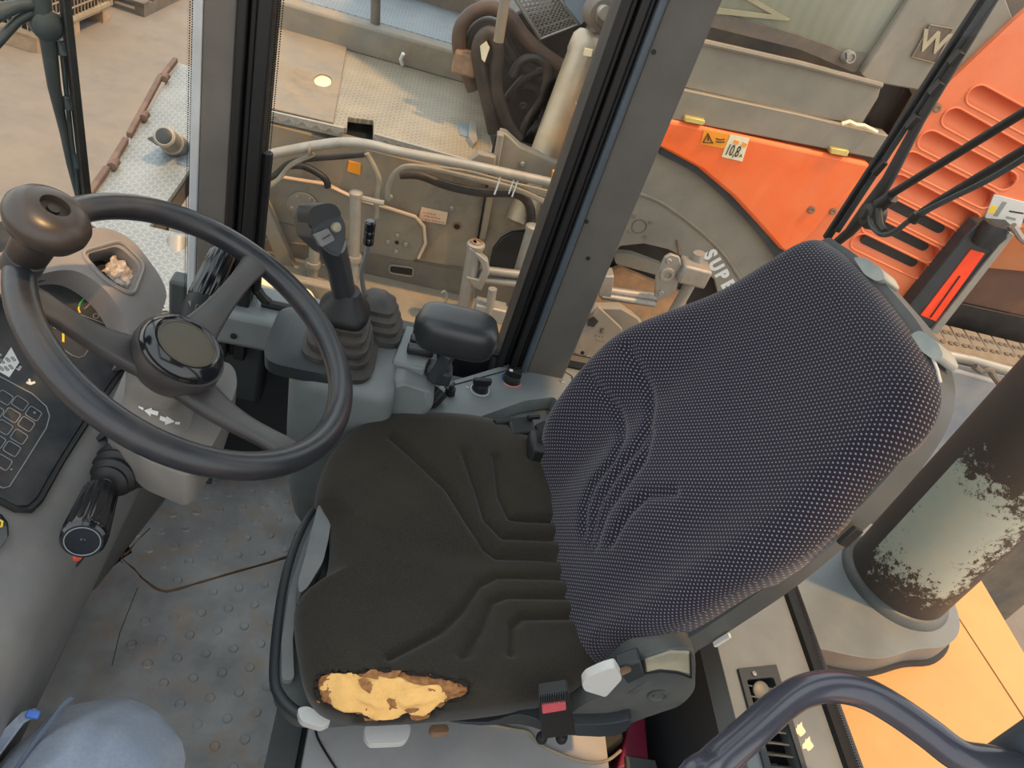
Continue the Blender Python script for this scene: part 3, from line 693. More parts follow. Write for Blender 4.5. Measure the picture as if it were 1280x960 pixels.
# joystick bellows, collar, grip
JB = V((-.045, .985, .585)); JT = U(407, 262, y=.985)
js = thing('joystick', JB, 'black multi-button joystick on a tall rubber bellows, console front', 'joystick')
secs = []; 
for i, (h, r) in enumerate(((0, .066), (.012, .068), (.02, .055), (.032, .056), (.036, .047), (.046, .051), (.052, .050), (.055, .040), (.065, .044), (.070, .043), (.073, .034), (.084, .037), (.092, .03))):
    secs.append((JB + Z * h * .9 + V((.004, 0, 0)) * (h / .09), X * r * .95, Y * r, 4.2))
obj('bellows', B().loft(secs, 40), M['bellows'], js, smooth=50)
bx = obj('bellows_tray', B().loft([(JB + V((-.035, .01, -.012)), X * .068, Y * .075, 5), (JB + V((-.035, .01, .012)), X * .070, Y * .078, 5), (JB + V((-.03, .01, .022)), X * .05, Y * .06, 4)], 36), M['plastic_dark'], js, smooth=50)
jc = U(431, 384, y=.985)
obj('collar', B().loft([(jc - Z * .016, X * .034, Y * .036, 4), (jc - Z * .006, X * .039, Y * .041, 3.5), (jc + Z * .003, X * .036, Y * .037, 3), (jc + Z * .014, X * .026, Y * .027, 2.6), (jc + Z * .032, X * .018, Y * .02, 2.4)], 32), M['black'], js, smooth=60)
ja = U(434, 388, y=.985); jb_ = U(424, 335, y=.985); jcx = U(414, 305, y=.982); jtp = U(402, 262, y=.975)
secs = [(ja, X * .019, Y * .021, 2.4), (jb_ * .5 + ja * .5, X * .0175, Y * .021, 2.4), (jb_, X * .0175, Y * .022, 2.4), (jcx, X * .021, Y * .026, 2.6), (jcx * .5 + jtp * .5, X * .0245, Y * .030, 3), (jtp, X * .023, Y * .029, 3), (jtp + (jtp - jcx) * .22, X * .014, Y * .020, 2.6)]
gr = obj('grip', B().loft(secs[:4], 32), M['pad'], js, smooth=60)
JN = V((.50, -.72, .48)).normalized()                # face of the head, toward the driver
JU = (jtp - jcx).normalized(); JU = (JU - JN * JU.dot(JN)).normalized(); JR = JU.cross(JN)
def jp(px, py, h=0): return U(px, py, pl=(U(409, 290, y=.981) + JN * (h + .024), JN))
face = rounded([jp(*q) for q in ((388, 296), (384, 270), (392, 256), (420, 258), (432, 280), (432, 300), (424, 322), (412, 318))], .006, 4)
fc = obj('grip_head', B().prism(face, -JN * .046), M['pad'], gr, bevel=.009, seg=4)
obj('grip_face', B().prism([q.lerp(sum(face, V()) / len(face), .14) + JN * .0012 for q in face], -JN * .004), M['plastic_dark'], gr, bevel=.001)
hd = spline([jp(*q, .004) for q in ((386, 275), (386, 264), (394, 257), (410, 254), (420, 258), (425, 268), (418, 272), (408, 274), (398, 279), (390, 285))], 4, True)
obj('grip_cap', B().prism([q + JN * .003 for q in hd], -JN * .040), M['black'], gr, bevel=.004, seg=3)
obj('rocker_switch', B().prism(rounded([jp(*q, .006) for q in ((392, 293), (410, 285), (419, 300), (402, 309))], .003), -JN * .008), mat('rocker_grey', (104, 104, 102), .5, bump=.05), gr, bevel=.0015)
obj('rocker_bar', B().bar(jp(403, 299, .0065), jp(413, 293, .0065), .0015, .002, JN), M['plastic_dark'], gr)
obj('thumb_button', B().lathe(jp(419, 284, .0), JN, [(.0075, 0), (.0075, .004), (.006, .0065), (.002, .0078)], 24), mat('button_beige', (140, 132, 112), .5, bump=.03), gr, label='round beige button')
# short lever with black ball grip
sl = thing('shift_lever', V((.02, 1.09, .58)), 'thin steel lever with black cylinder grip, behind the joystick', 'lever')
b0 = V((.014, 1.07, .575)); secs = []
for h, r in ((0, .050), (.02, .051), (.025, .043), (.035, .046), (.04, .038), (.05, .041), (.055, .033), (.064, .035), (.070, .026), (.078, .018)):
    secs.append((b0 + Z * h + V((-.012, .01, 0)) * (h / .08), X * r * .85, Y * r * .9, 4))
obj('bellows', B().loft(secs, 32), M['bellows'], sl, smooth=50)
q0 = U(470, 372, y=1.075); q1 = U(477, 345, y=1.075); q2 = U(461, 305, y=1.075); q3 = U(463, 278, y=1.075)
q0 = U(449, 355, y=1.075)
obj('rod', B().tube(spline([U(449, 356, y=1.075) + V((.012, 0, -.02)), U(452, 340, y=1.075), U(458, 318, y=1.075), U(461, 300, y=1.075)], 5), .0042, 10), M['steel'], sl)
gk = obj('knob', B().lathe(U(460, 306, y=1.075), (q3 - U(460, 306, y=1.075)), [(.006, 0), (.0085, .002), (.0085, .012), (.0078, .0135), (.0085, .015), (.0085, .024), (.0078, .0255), (.0088, .027), (.0088, .040), (.006, .043)], 20), M['gloss'], sl)
# ------------------------------------------------------------------ armrest pad
ar = thing('armrest', V((.13, .96, .55)), 'rounded black armrest pad on an adjustable bracket beside the seat', 'armrest')
pc = U(571, 415, z=.675); pdx = (U(628, 428, z=.675) - U(515, 402, z=.675)).normalized(); pdy = Z.cross(pdx)
secs = []
for t in [i / 14 for i in range(15)]:
    s_ = 2 * t - 1; k = max(.02, (1 - abs(s_) ** 4.5)) ** (1 / 2.6)
    secs.append((pc + pdx * (s_ * .068), pdy * (.040 * k), Z * (.034 * k), 3.4))
obj('pad', B().loft(secs, 36), M['pad'], ar, smooth=75)
obj('arm_bracket', B().bar(pc - Z * .035 - pdy * .0 + pdx * .0, U(545, 470, z=.575), .045, .02), M['plastic_dark'], ar, bevel=.004)
obj('bracket_jaw', B().box(U(548, 466, z=.575), (.045, .035, .03)), M['plastic_dark'], ar, bevel=.006)
kc = U(543, 497, z=.50); kax = (U(552, 487, z=.515) - U(534, 506, z=.495)).normalized()
kb2 = ribbed(kc - kax * .016, kax, .032, .0145, .0155, 14)
obj('adjuster_knob', kb2, M['black'], ar, smooth=30)

# ------------------------------------------------------------------ side console with rotary knobs
SZ = .49
sc_ = thing('side_console', (.28, 1.1, 0), 'blue-grey side panel with three rotary knobs and a tray at the corner post', 'console')
po = [V((q.x, max(q.y, .985), q.z)) for q in UU([(505, 540), (514, 517), (540, 488), (560, 478), (600, 466), (640, 454), (715, 452), (735, 444), (800, 460), (785, 545)], z=SZ)]
tr = rounded(UU([(597, 522), (655, 501), (693, 496), (700, 506), (704, 532), (690, 536), (640, 535)], z=SZ), .008, 4)
top_ = obj('top_panel', B().prism(po, -Z * .03, [tr]), M['plastic'], sc_, bevel=.003)
obj('tray_base', B().prism([q - Z * .034 for q in UU([(590, 520), (655, 496), (700, 492), (712, 536), (690, 545), (640, 545)], z=SZ)], -Z * .004), M['plastic'], sc_)
obj('console_side', B().prism([V((.14, 1.0, .452)), V((.50, 1.0, .452)), V((.50, 1.16, .452)), V((.14, 1.16, .452))], -Z * .44), M['plastic_dark'], sc_, bevel=.004)
ln_ = UU([(556, 484), (600, 472), (641, 461), (705, 464), (715, 470), (719, 510), (714, 530)], z=SZ + .0008)
obj('panel_joint', B().tube(ln_, .0011, 5), M['black'], sc_)
for q in ((703, 477), (545, 519), (711, 531)): obj('screw', B().lathe(U(*q, z=SZ), Z, [(.0055, 0), (.0055, .0015), (.002, .0022)], 14), M['steel'] if q[0] == 703 else M['rust'], sc_)
def rotary(px, py, r, ang, fl, label):
    o = U(px, py, z=SZ); d = V((math.cos(ang), math.sin(ang), 0)); n_ = Z.cross(d)
    k = obj('rotary_knob', B().lathe(o, Z, [(r * 1.05, 0), (r, .004), (r * .95, .012), (r * .9, .0135)], 28), M['black'], sc_, label=label)
    obj('knob_grip', B().prism([o + Z * .012 + d * a * r * fl + n_ * b_ * r * .32 for a, b_ in ((-.95, -1), (.95, -1), (.95, 1), (-.95, 1))], Z * (.012 if fl else .01)), M['black'], k, bevel=.002)
    return k
rotary(562, 492, .0095, 1.2, .9, 'small black rotary knob nearest the armrest')
k2 = rotary(600, 486, .0145, .2, 1.25, 'black pointer knob, middle of the three')
k3 = rotary(639, 475, .0165, -.15, 1.0, 'black rotary knob with blue and red arc')
obj('knob_mark', B().box(U(639, 463, z=SZ + .026), (.006, .005, .002)), M['white'], k3)
o = U(639, 475, z=SZ + .0006)
obj('cold_arc', B().tube([o + V((math.cos(a), math.sin(a), 0)) * .0205 for a in [2.2 + i * .16 for i in range(9)]], .0014, 5), M['bluep'], sc_)
obj('warm_arc', B().tube([o + V((math.cos(a), math.sin(a), 0)) * .0205 for a in [3.9 + i * .2 for i in range(12)]], .0014, 5), mat('faded_red', (196, 110, 110), .6, bump=0), sc_)
obj('dial_ring', B().tube(circle(U(600, 487, z=SZ + .0005), X, Y, .0175, 30), .0007, 5, closed=True), M['white'], sc_)
obj('dial_zero', B().tube(circle(U(584, 484, z=SZ + .0005), X, Y, .0022, 12), .0007, 5, closed=True), M['white'], sc_)

# ------------------------------------------------------------------ grab handle beside the camera
gh = spline([V((.335, .20, .02)), V((.335, .20, .45)), V((.335, .225, .66))] + UU([(860, 990), (890, 958), (935, 918), (975, 882), (1005, 864), (1040, 858), (1080, 866), (1120, 888), (1160, 916), (1200, 945)], z=.75) + [V((.70, .345, .75)), V((.78, .335, .75))], 5)
h_ = obj('grab_handle', B().tube(gh, .0165, 20), mat('handle_paint', (62, 62, 72), .26, bump=.05, coat=.2), smooth=80)
tag(h_, 'bent dark tube grab handle in the lower right foreground', 'handle')
# ------------------------------------------------------------------ shelf behind the seat with air vent
sh = thing('rear_shelf', (.65, .5, 0), 'grey plastic shelf behind the seat with a louvred air vent', 'shelf')
vent = UU([(922, 838), (968, 833), (1010, 975), (962, 985)], z=.5)
po = [V((.575, -.1, .5)), V((.722, -.1, .5)), V((.722, 1.10, .5)), V((.575, 1.10, .5))]
obj('shelf_top', B().prism(po, -Z * .05, [rounded(vent, .006, 3)]), M['plastic'], sh, bevel=.006, seg=3)
obj('shelf_front', B().box((.585, .5, .225), (.02, 1.2, .45)), M['plastic_dark'], sh)
av = obj('air_vent', B().prism([q + Z * .004 for q in UU([(921, 837), (969, 832), (1012, 977), (961, 987)], z=.5)], -Z * .004, [rounded([q + Z * .004 for q in UU([(932, 851), (965, 848), (1002, 965), (966, 972)], z=.5)], .004, 3)]), M['plastic_dark'], sh, bevel=.0015)
obj('duct', B().box(((vent[0] + vent[2]) / 2) - Z * .06, (.06, .12, .06)), M['black'], av)
c0 = (vent[0] + vent[1]) / 2; c3 = (vent[2] + vent[3]) / 2; uu = (vent[1] - vent[0])
for k in range(9):
    t = .14 + k * .1; c = c0 * (1 - t) + c3 * t - Z * .010
    obj('louvre', B().box(c, (uu.length * .62, .0022, .018), Matrix.Rotation(.6, 3, 'X')), M['shell'], av, bevel=.0006)
obj('vent_tab', B().lathe(c0 * .8 + c3 * .2 - Z * .004, V((0, -.4, 1)), [(.013, -.004), (.013, .002), (.010, .003)], 20), M['shell'], av)
for q in ((943, 842), (985, 967)): obj('screw', B().lathe(U(*q, z=.505), Z, [(.0035, -.001), (.0035, .001), (.001, .0015)], 12), M['steel'], av)
for q in ((1000, 912), (1010, 930)): obj('paint_chip', B().prism([U(q[0] + 6 * math.cos(a) * (1 + .4 * math.sin(3 * a)), q[1] + 8 * math.sin(a) * (1 + .3 * math.cos(5 * a)), z=.5003) for a in [i * .5 for i in range(12)]], -Z * .0004), M['decal_w'], sh)
# ------------------------------------------------------------------ driver seat
from mathutils.bvhtree import BVHTree
def project(p):
    v = ROT.transposed() @ (V(p) - CAM); return (CX + FPX * v.x / v.z, CY + FPX * v.y / v.z)
def inpoly(x, y, poly):
    ins = False
    for i in range(len(poly)):
        a, b = poly[i], poly[i - 1]
        if (a[1] > y) != (b[1] > y) and x < (b[0] - a[0]) * (y - a[1]) / (b[1] - a[1]) + a[0]: ins = not ins
    return ins
def groove(p, lines, wd, dep):
    h = 0
    for l in lines:
        d = min(segd(p, l[i], l[i + 1]) for i in range(len(l) - 1))
        if d < wd * 2.5: h -= dep * math.exp(-(d / wd) ** 2)
    return h
seat = thing('driver_seat', V((.22, .71, 0)), 'driver seat with brown-black torn cushion and navy dotted backrest', 'seat')
# cushion
co_px = [(450, 531), (480, 524), (520, 522), (560, 523), (605, 529), (645, 543), (672, 562), (700, 588), (735, 612), (775, 640), (795, 690), (800, 760), (790, 815), (757, 836), (725, 862), (690, 880), (655, 889), (600, 898), (520, 905), (455, 908), (415, 902), (390, 886), (376, 855), (370, 805), (369, 765), (376, 740), (404, 718), (414, 690), (413, 650), (402, 628), (396, 612), (403, 582), (418, 556)]
outl = spline([V((q.x, q.y, 0)) for q in [U(a, c_, z=.49 - .028 * sm(700, 870, c_)) for a, c_ in co_px]], 8, True)
cc = sum(outl, V()) / len(outl)
zp = lambda pts: [U(340 + a / 2.667, 480 + b / 2.667, z=.515).xy.to_3d() for a, b in pts]
gl = [zp(l) for l in ([(400, 180), (490, 250), (590, 330), (650, 420), (720, 520), (760, 550), (1010, 570)], [(640, 230), (690, 340), (720, 430), (780, 490), (1020, 510)],
      [(745, 250), (765, 360), (800, 430), (850, 438), (960, 445), (1000, 490), (1040, 570)], [(390, 920), (560, 820), (640, 740), (700, 650), (760, 620), (1030, 635)],
      [(640, 910), (700, 810), (740, 710), (790, 690), (1030, 700)], [(795, 900), (805, 800), (840, 765), (1020, 765), (1040, 740), (1045, 640)])]
tear = [(395, 862), (397, 846), (412, 839), (432, 842), (455, 839), (478, 838), (500, 840), (530, 843), (560, 848), (580, 853), (586, 861), (580, 872), (560, 878), (545, 887), (525, 897), (500, 893), (470, 897), (452, 896), (430, 889), (410, 882), (399, 874)]
def ctop(p, d):
    r = p - cc
    h = .512 + .016 * sm(.10, .24, abs(r.y)) - .012 * math.exp(-(r.length / .12) ** 2) - .010 * sm(-.05, -.22, r.x)
    h += groove(p, gl, .0065, .0105)
    core = sm(.035, 0.0, abs(r.y + .01)) * sm(-.10, .05, r.x) * .004
    return h - core
R_ = .042; rings = [i / 84 for i in range(1, 70)] + [.835 + .165 * math.sin(math.pi / 2 * i / 18) for i in range(19)]
verts = [V((cc.x, cc.y, ctop(cc, 1)))]; N = len(outl)
for s_ in rings:
    for o in outl:
        p = cc + (o - cc) * s_; d = (1 - s_) * (o - cc).length * .92
        drop = R_ - math.sqrt(max(0, R_ * R_ - (R_ - d) ** 2)) if d < R_ else 0
        q = V((p.x, p.y, ctop(p, d) - drop))
        if q.y < .56 and inpoly(*project(q), tear): q += V((0, .006, -.008))
        verts.append(q)
for s_, dz in ((.985, -.015), (.95, -.03), (.9, -.036), (.5, -.038)):
    for o in outl:
        p = cc + (o - cc) * s_; verts.append(V((p.x, p.y, .47 + dz)))
nr = len(rings) + 4
fs = [(0, 1 + j, 1 + (j + 1) % N) for j in range(N)] + [(1 + i * N + j, 1 + (i + 1) * N + j, 1 + (i + 1) * N + (j + 1) % N, 1 + i * N + (j + 1) % N) for i in range(nr - 1) for j in range(N)] + [tuple(1 + (nr - 1) * N + j for j in range(N))]
b = B(); b.v = verts; b.f = fs
cush = obj('seat_cushion', b, M['fabric'], seat, smooth=180, label='brown-black fabric seat cushion with pressed seams and a torn front corner')
bvh = BVHTree.FromPolygons(verts, fs)
def on(px, py, h=0, tree=bvh):
    d = (ROT @ V((px - CX, py - CY, FPX))).normalized(); hit, n_, _, _ = tree.ray_cast(CAM, d)
    if hit is None: return None
    if n_.dot(d) > 0: n_ = -n_
    return hit + n_ * h
def patch(poly, hf, k=16):
    poly = [V((a, b_, 0)) for a, b_ in poly]; c = sum(poly, V()) / len(poly); rows = []
    pl_ = spline(poly, 4, True)
    for i in range(k + 1):
        s_ = 1 - i / k * .98; rows.append([])
        for q in pl_:
            p = c + (q - c) * s_; g_ = on(p.x, p.y, hf(p, s_)); rows[-1].append(g_ if g_ else on(c.x, c.y, 0))
    bb_ = B().grid(rows, closed=True); n_ = len(pl_); bb_.f.append(tuple(k * n_ + i for i in range(n_))); return bb_
fb = patch(tear, lambda p, s_: .004 + .0012 * noise.noise(p * .3))
obj('foam_core', fb, M['foam_d'], cush, smooth=60, label='brown crumbling foam at the rim of the tear')
ytear = [(402, 860), (404, 848), (413, 841), (430, 843), (440, 841), (447, 846), (462, 846), (478, 846), (496, 846), (512, 852), (530, 856), (548, 855), (557, 862), (558, 872), (546, 880), (530, 889), (505, 892), (478, 894), (457, 896), (450, 889), (430, 884), (412, 878)]
fy = patch(ytear, lambda p, s_: .0066 + .0060 * noise.noise(V((p.x * .05, p.y * .09, 1))) + .0016 * noise.noise(V((p.x * .25, p.y * .25, 5))) - .004 * sm(.93, 1.0, s_), 22)
obj('torn_foam', fy, M['foam'], cush, smooth=50, label='yellow foam showing through the torn cushion')
tp = []
for q in spline([V((a, c_, 0)) for a, c_ in tear], 6, True):
    j = noise.noise(q * .35) * 2.0; g_ = on(q.x + j, q.y + j * .6 - .5, .0005); tp.append(g_)
tp = [g_ for g_ in tp if g_]
obj('torn_edge', B().tube(tp, [.0026 + .0022 * noise.noise(q * 90) for q in tp], 6, closed=True), M['fringe'], cush, smooth=60)
for fl in (((452, 846), (463, 840), (500, 841), (494, 848), (470, 850)), ((448, 850), (456, 848), (466, 856), (462, 864), (452, 858))):
    p_ = [on(*q, .0085) for q in fl]
    obj('torn_flap', B().prism(p_, V((0, .0, -.0012))), M['fringe'] if fl[0][0] == 503 else M['foam_d'], cush, smooth=20)
# plastic pan around the cushion
pan_px = [(402, 630), (385, 650), (367, 690), (354, 740), (346, 800), (344, 850), (352, 872), (368, 888), (384, 893), (420, 893), (520, 880), (600, 850), (650, 700), (560, 600), (480, 560), (430, 580)]
pp = spline(UU(pan_px, z=.43), 4, True)
obj('seat_pan', B().prism(pp, -Z * .035), M['shell'], seat, bevel=.006, seg=3)
obj('pan_edge', B().tube(spline(UU([(402, 630), (385, 650), (367, 690), (354, 740), (346, 800), (344, 850), (352, 872), (368, 888), (384, 896)], z=.425), 6), .0075, 10), M['plastic_dark'], seat)
lip = UU([(398, 629), (416, 634), (411, 672), (404, 702), (384, 735), (374, 742), (372, 728), (380, 700), (390, 660)], z=.475)
obj('pan_lip', B().prism(rounded(lip, .01, 4), -Z * .03), M['pan'], seat, bevel=.006, seg=3, label='worn grey plastic lip at the cushion front')
obj('pan_step', B().prism(rounded(UU([(398, 640), (372, 735), (366, 800), (368, 850), (352, 850), (352, 800), (362, 735), (380, 680)], z=.44), .008, 3), -Z * .02), M['pan'], seat, bevel=.004)
# suspension base and its cover
bp = [V((-.012, .93, 0)), V((.50, .93, 0)), V((.50, .36, 0)), V((-.012, .36, 0))]
obj('suspension_base', B().prism(rounded(bp, .03), Z * .26), M['plastic_dark'], seat, bevel=.006)
bt = rounded([V((.028, .90, .262)), V((.47, .90, .262)), V((.47, .36, .262)), V((.028, .36, .262))], .05)
obj('base_cover', B().prism(bt, Z * .04), M['basegrey'], seat, bevel=.012, seg=4)
obj('base_skirt', B().prism(rounded([V((-.02, .92, 0)), V((.02, .92, 0)), V((.02, .34, 0)), V((-.02, .34, 0))], .01), Z * .27), M['shell'], seat, bevel=.012, seg=3)
obj('base_joint', B().tube(spline(UU([(393, 905), (397, 922), (408, 942), (425, 968)], z=.305), 5), .0016, 6), M['black'], seat)
# backrest
A_ = V((-.09, .996, 0)).normalized(); S_ = V((.996, .09, 0)).normalized(); rc_ = math.radians(20)
T_ = (S_ * math.sin(rc_) + Z * math.cos(rc_)); NB = -(A_.cross(T_)).normalized()
if NB.x > 0: NB = -NB
P0 = V((.375, .72, .52))
def bk(l, u, f=0): return P0 + A_ * l + T_ * u + NB * f
def bloc(px, py):
    q = U(px, py, pl=(P0, NB)) - P0; return V((q.dot(A_), q.dot(T_), 0))
def bloc3(px, py):
    q = U(px, py, pl=(P0 - NB * .018, NB)) - P0; return V((q.dot(A_), q.dot(T_), 0))
nearside = [bloc3(*q) for q in ((775, 826), (800, 818), (866, 791), (926, 755), (1001, 709), (1053, 660), (1090, 612), (1126, 577), (1157, 547), (1174, 516), (1176, 481), (1160, 446), (1138, 413), (1100, 364), (1070, 332), (1046, 312))]
bo = spline([V((-.165, -.03, 0))] + nearside + [V((a, c_, 0)) for a, c_ in ((.163, .522), (.188, .46), (.212, .39), (.235, .31), (.252, .22), (.252, .13), (.235, .05), (.21, -.02), (.18, -.06), (.09, -.075), (-.06, -.075), (-.14, -.065))], 9, True)
bc = V((0, .24, 0))
zb = lambda pts: [bloc(680 + a / 2.2857, 280 + c_ / 2.2857) for a, c_ in pts]
bgl = [zb(l) for l in ([(225, 480), (262, 560), (272, 640), (250, 700), (195, 765), (165, 830), (160, 900)], [(325, 400), (345, 500), (345, 590), (320, 660), (262, 740), (205, 830), (180, 920)],
       [(350, 620), (335, 700), (290, 770), (230, 850), (200, 930)], [(420, 790), (350, 800), (300, 850), (250, 930)])]
def bfw(p):
    l, u = p.x, p.y
    h = .055 * sm(.10, .24, abs(l)) * sm(-.10, .06, u) * (1 - sm(.20, .42, u))
    if l < 0: h *= .55
    h += .016 * math.exp(-((u - .13) / .12) ** 2) * (1 - sm(.05, .16, abs(l))) - .012 * math.exp(-((u - .38) / .13) ** 2) * math.exp(-(l / .13) ** 2)
    return h + groove(p, bgl, .008, .0085)
RB = .042; rings = [i / 76 for i in range(1, 62)] + [.815 + .185 * math.sin(math.pi / 2 * i / 16) for i in range(17)]
verts = [bk(bc.x, bc.y, .026 + bfw(bc))]; uvs = [(bc.x, bc.y)]; N = len(bo)
for s_ in rings:
    for o in bo:
        p = bc + (o - bc) * s_; d = (1 - s_) * (o - bc).length * .9
        drop = RB - math.sqrt(max(0, RB * RB - (RB - d) ** 2)) if d < RB else 0
        verts.append(bk(p.x, p.y, .026 + bfw(p) - drop)); ex = (RB * math.asin(min(1, (RB - d) / RB)) - (RB - d)) if d < RB else 0; e_ = p + (o - bc).normalized() * ex; uvs.append((e_.x, e_.y))
for s_, dz in ((.985, -.026), (.95, -.032), (.5, -.034)):
    for o in bo:
        p = bc + (o - bc) * s_; verts.append(bk(p.x, p.y, dz)); uvs.append((p.x + dz * .5, p.y))
nr = len(rings) + 3
fs = [(0, 1 + j, 1 + (j + 1) % N) for j in range(N)] + [(1 + i * N + j, 1 + (i + 1) * N + j, 1 + (i + 1) * N + (j + 1) % N, 1 + i * N + (j + 1) % N) for i in range(nr - 1) for j in range(N)] + [tuple(1 + (nr - 1) * N + j for j in range(N))]
b = B(); b.v = verts; b.f = fs; b.uv = uvs
bkc = obj('backrest_cushion', b, M['fabric_back'], seat, smooth=180, label='navy backrest cushion with rows of pale dots')
# plastic shell behind the backrest
def bloc2(px, py):
    q = U(px, py, pl=(P0 - NB * .05, NB)) - P0; return V((q.dot(A_), q.dot(T_), 0))
so = [bloc2(*q) for q in ((1050, 312), (1066, 318), (1100, 342), (1140, 385), (1172, 425), (1190, 470), (1192, 505), (1178, 545), (1140, 598), (1085, 656), (1000, 728), (930, 776), (872, 812))] + [V((-.19, -.02, 0)), V((.18, -.05, 0)), V((.22, .1, 0)), V((.225, .25, 0)), V((.20, .40, 0)), V((.175, .49, 0))]
so = spline(so, 4, True)
shl = obj('backrest_shell', B().prism([bk(q.x, q.y, -.018) for q in so], -NB * .034), M['shell'], seat, bevel=.012, seg=4, smooth=50)
for q in (((1066, 321), (1082, 322), (1101, 335), (1107, 348), (1096, 352), (1080, 343)), ((1137, 418), (1150, 412), (1172, 428), (1180, 445), (1170, 452), (1150, 438))):
    obj('shell_hook', B().prism(rounded([U(*a, pl=(P0 - NB * .01, NB)) for a in q], .006, 3), -NB * .03), mat('pale_shell_plastic', (128, 140, 140), .45, dust=(190, 184, 170), damt=.4), shl, bevel=.004, seg=3)
obj('shell_slot', B().prism([U(*a, pl=(bk(0, 0, -.020), NB)) for a in ((1044, 676), (1066, 656), (1071, 660), (1049, 681))], -NB * .014), M['black'], shl, bevel=.0015)
obj('shell_crack', B().tube([U(*a, pl=(P0 - NB * .012, NB)) for a in ((1150, 425), (1165, 445), (1172, 462), (1176, 478))], .0016, 5), M['lightgrey'], shl)
obj('side_clip', B().bar(U(893, 806, pl=(bk(0, 0, -.05), NB)), U(912, 794, pl=(bk(0, 0, -.05), NB)), .006, .004), M['lightgrey'], shl)
# recliner gear cover on the near side
yr = .505
rcv = [U(*q, y=yr) for q in ((700, 908), (725, 884), (757, 868), (780, 838), (800, 824), (835, 812), (866, 814), (869, 850), (866, 866), (850, 882), (826, 891), (800, 900), (770, 912), (745, 916), (715, 917))]
rcy = obj('recliner_cover', B().prism(spline(rcv, 4, True), Y * .06), M['shell'], seat, bevel=.007, seg=3)
o = U(822, 868, y=yr)
obj('cover_bolt', B().lathe(o, -Y, [(.013, -.002), (.013, .003), (.0105, .0035), (.0095, .0012), (.007, .001), (.006, .003), (.001, .003)], 28), M['shell'], rcy)
obj('cover_cap', B().prism([U(*q, y=yr - .003) for q in ((806, 826), (838, 815), (862, 816), (864, 844), (845, 839), (825, 837), (808, 841))], Y * .01), mat('worn_cap', (108, 108, 100), .5, dust=(190, 180, 150), damt=.5), rcy, bevel=.002)
obj('cap_joint', B().tube([U(*q, y=yr - .0045) for q in ((804, 824), (806, 842), (826, 839), (846, 841), (864, 847), (863, 818))], .0014, 5), M['black'], rcy)
lv_ = [U(*q, y=yr - .035) for q in ((727, 856), (733, 848), (752, 839), (769, 834), (778, 849), (757, 872), (745, 868), (731, 864))]
rl = obj('recline_lever', B().prism(rounded(lv_, .005, 4), Y * .012), M['lightgrey'], seat, bevel=.004, seg=3, label='white wedge-shaped recline lever')
obj('lever_pin', B().tube([U(772, 842, y=yr - .03), U(785, 836, y=yr - .012)], .0045, 10), M['rust'], rl)
obj('lever_seat', B().prism([U(*q, y=yr - .012) for q in ((770, 836), (800, 826), (806, 846), (785, 856))], Y * .02), M['plastic_dark'], rcy, bevel=.003)
# belt buckle
yb = .455
bu = [U(*q, y=yb) for q in ((672, 869), (710, 863), (719, 918), (678, 924))]
bkl = obj('belt_buckle', B().prism(rounded(bu, .003, 3), Y * .014), M['black'], seat, bevel=.003)
obj('release_button', B().prism([U(*q, y=yb - .002) for q in ((677, 881), (707, 877), (708, 888), (678, 893))], Y * .012), M['red'], bkl, bevel=.0015, label='red release button')
for k in range(12):
    a = 674 + k * 2.9; obj('buckle_rib', B().bar(U(a, 879.5 - k * .35, y=yb - .001), U(a + .2, 869 - k * .38, y=yb - .001), .0012, .004, Y), M['plastic_dark'], bkl, smooth=0)
obj('buckle_arm', B().prism(spline([U(*q, y=.49) for q in ((560, 902), (610, 903), (650, 893), (690, 905), (760, 905), (790, 900), (770, 920), (700, 918), (650, 906), (600, 907))], 3, True), Y * .02), M['plastic_dark'], seat, bevel=.003)
for q in ((679, 918), (704, 918)): obj('buckle_lug', B().lathe(U(*q, y=.47), V((0, -.2, -1)), [(.006, 0), (.0075, .004), (.0075, .010), (.005, .014)], 16), M['black'], bkl)
# small levers and slide rail under the cushion edge
for (name, pts, mt, lab), zz_ in zip((('height_lever', ((371, 885), (384, 882), (412, 896), (413, 903), (402, 909), (376, 901)), M['lightgrey'], 'pale plastic lever at the front corner of the seat'),
                           ('tilt_lever', ((455, 907), (514, 905), (512, 920), (505, 928), (463, 930), (456, 921)), M['lightgrey'], 'pale square lever under the torn corner'),
                           ('slide_lever', ((537, 906), (560, 905), (562, 915), (540, 916)), M['rust'], 'small rusty tab under the cushion edge')), (.452, .42, .42)):
    obj(name, B().prism(rounded([U(*q, z=zz_) for q in pts], .006, 4), -Z * .012), mt, seat, bevel=.003, seg=3, label=lab)
obj('slide_rail', B().prism([U(*q, z=.30) for q in ((787, 900), (806, 890), (812, 960), (772, 960))], -Z * .05), M['maroon'], seat, bevel=.004, label='maroon painted rail under the recliner')
obj('rail_bracket', B().prism([U(*q, z=.305) for q in ((782, 944), (820, 950), (826, 975), (785, 975))], -Z * .02), M['shell'], seat, bevel=.002)
obj('base_block', B().prism([U(*q, z=.30) for q in ((742, 915), (780, 905), (782, 925), (760, 938), (745, 932))], -Z * .03), M['black'], seat, bevel=.006)
cbl = spline(UU([(600, 903), (640, 911), (660, 915), (672, 928), (690, 938), (715, 948), (740, 953), (760, 950), (776, 938)], z=.305), 6)
tag(obj('cable', B().tube(cbl, .0024, 8), M['cable']), 'thin grey cable curling across the seat base below the red buckle', 'cable')
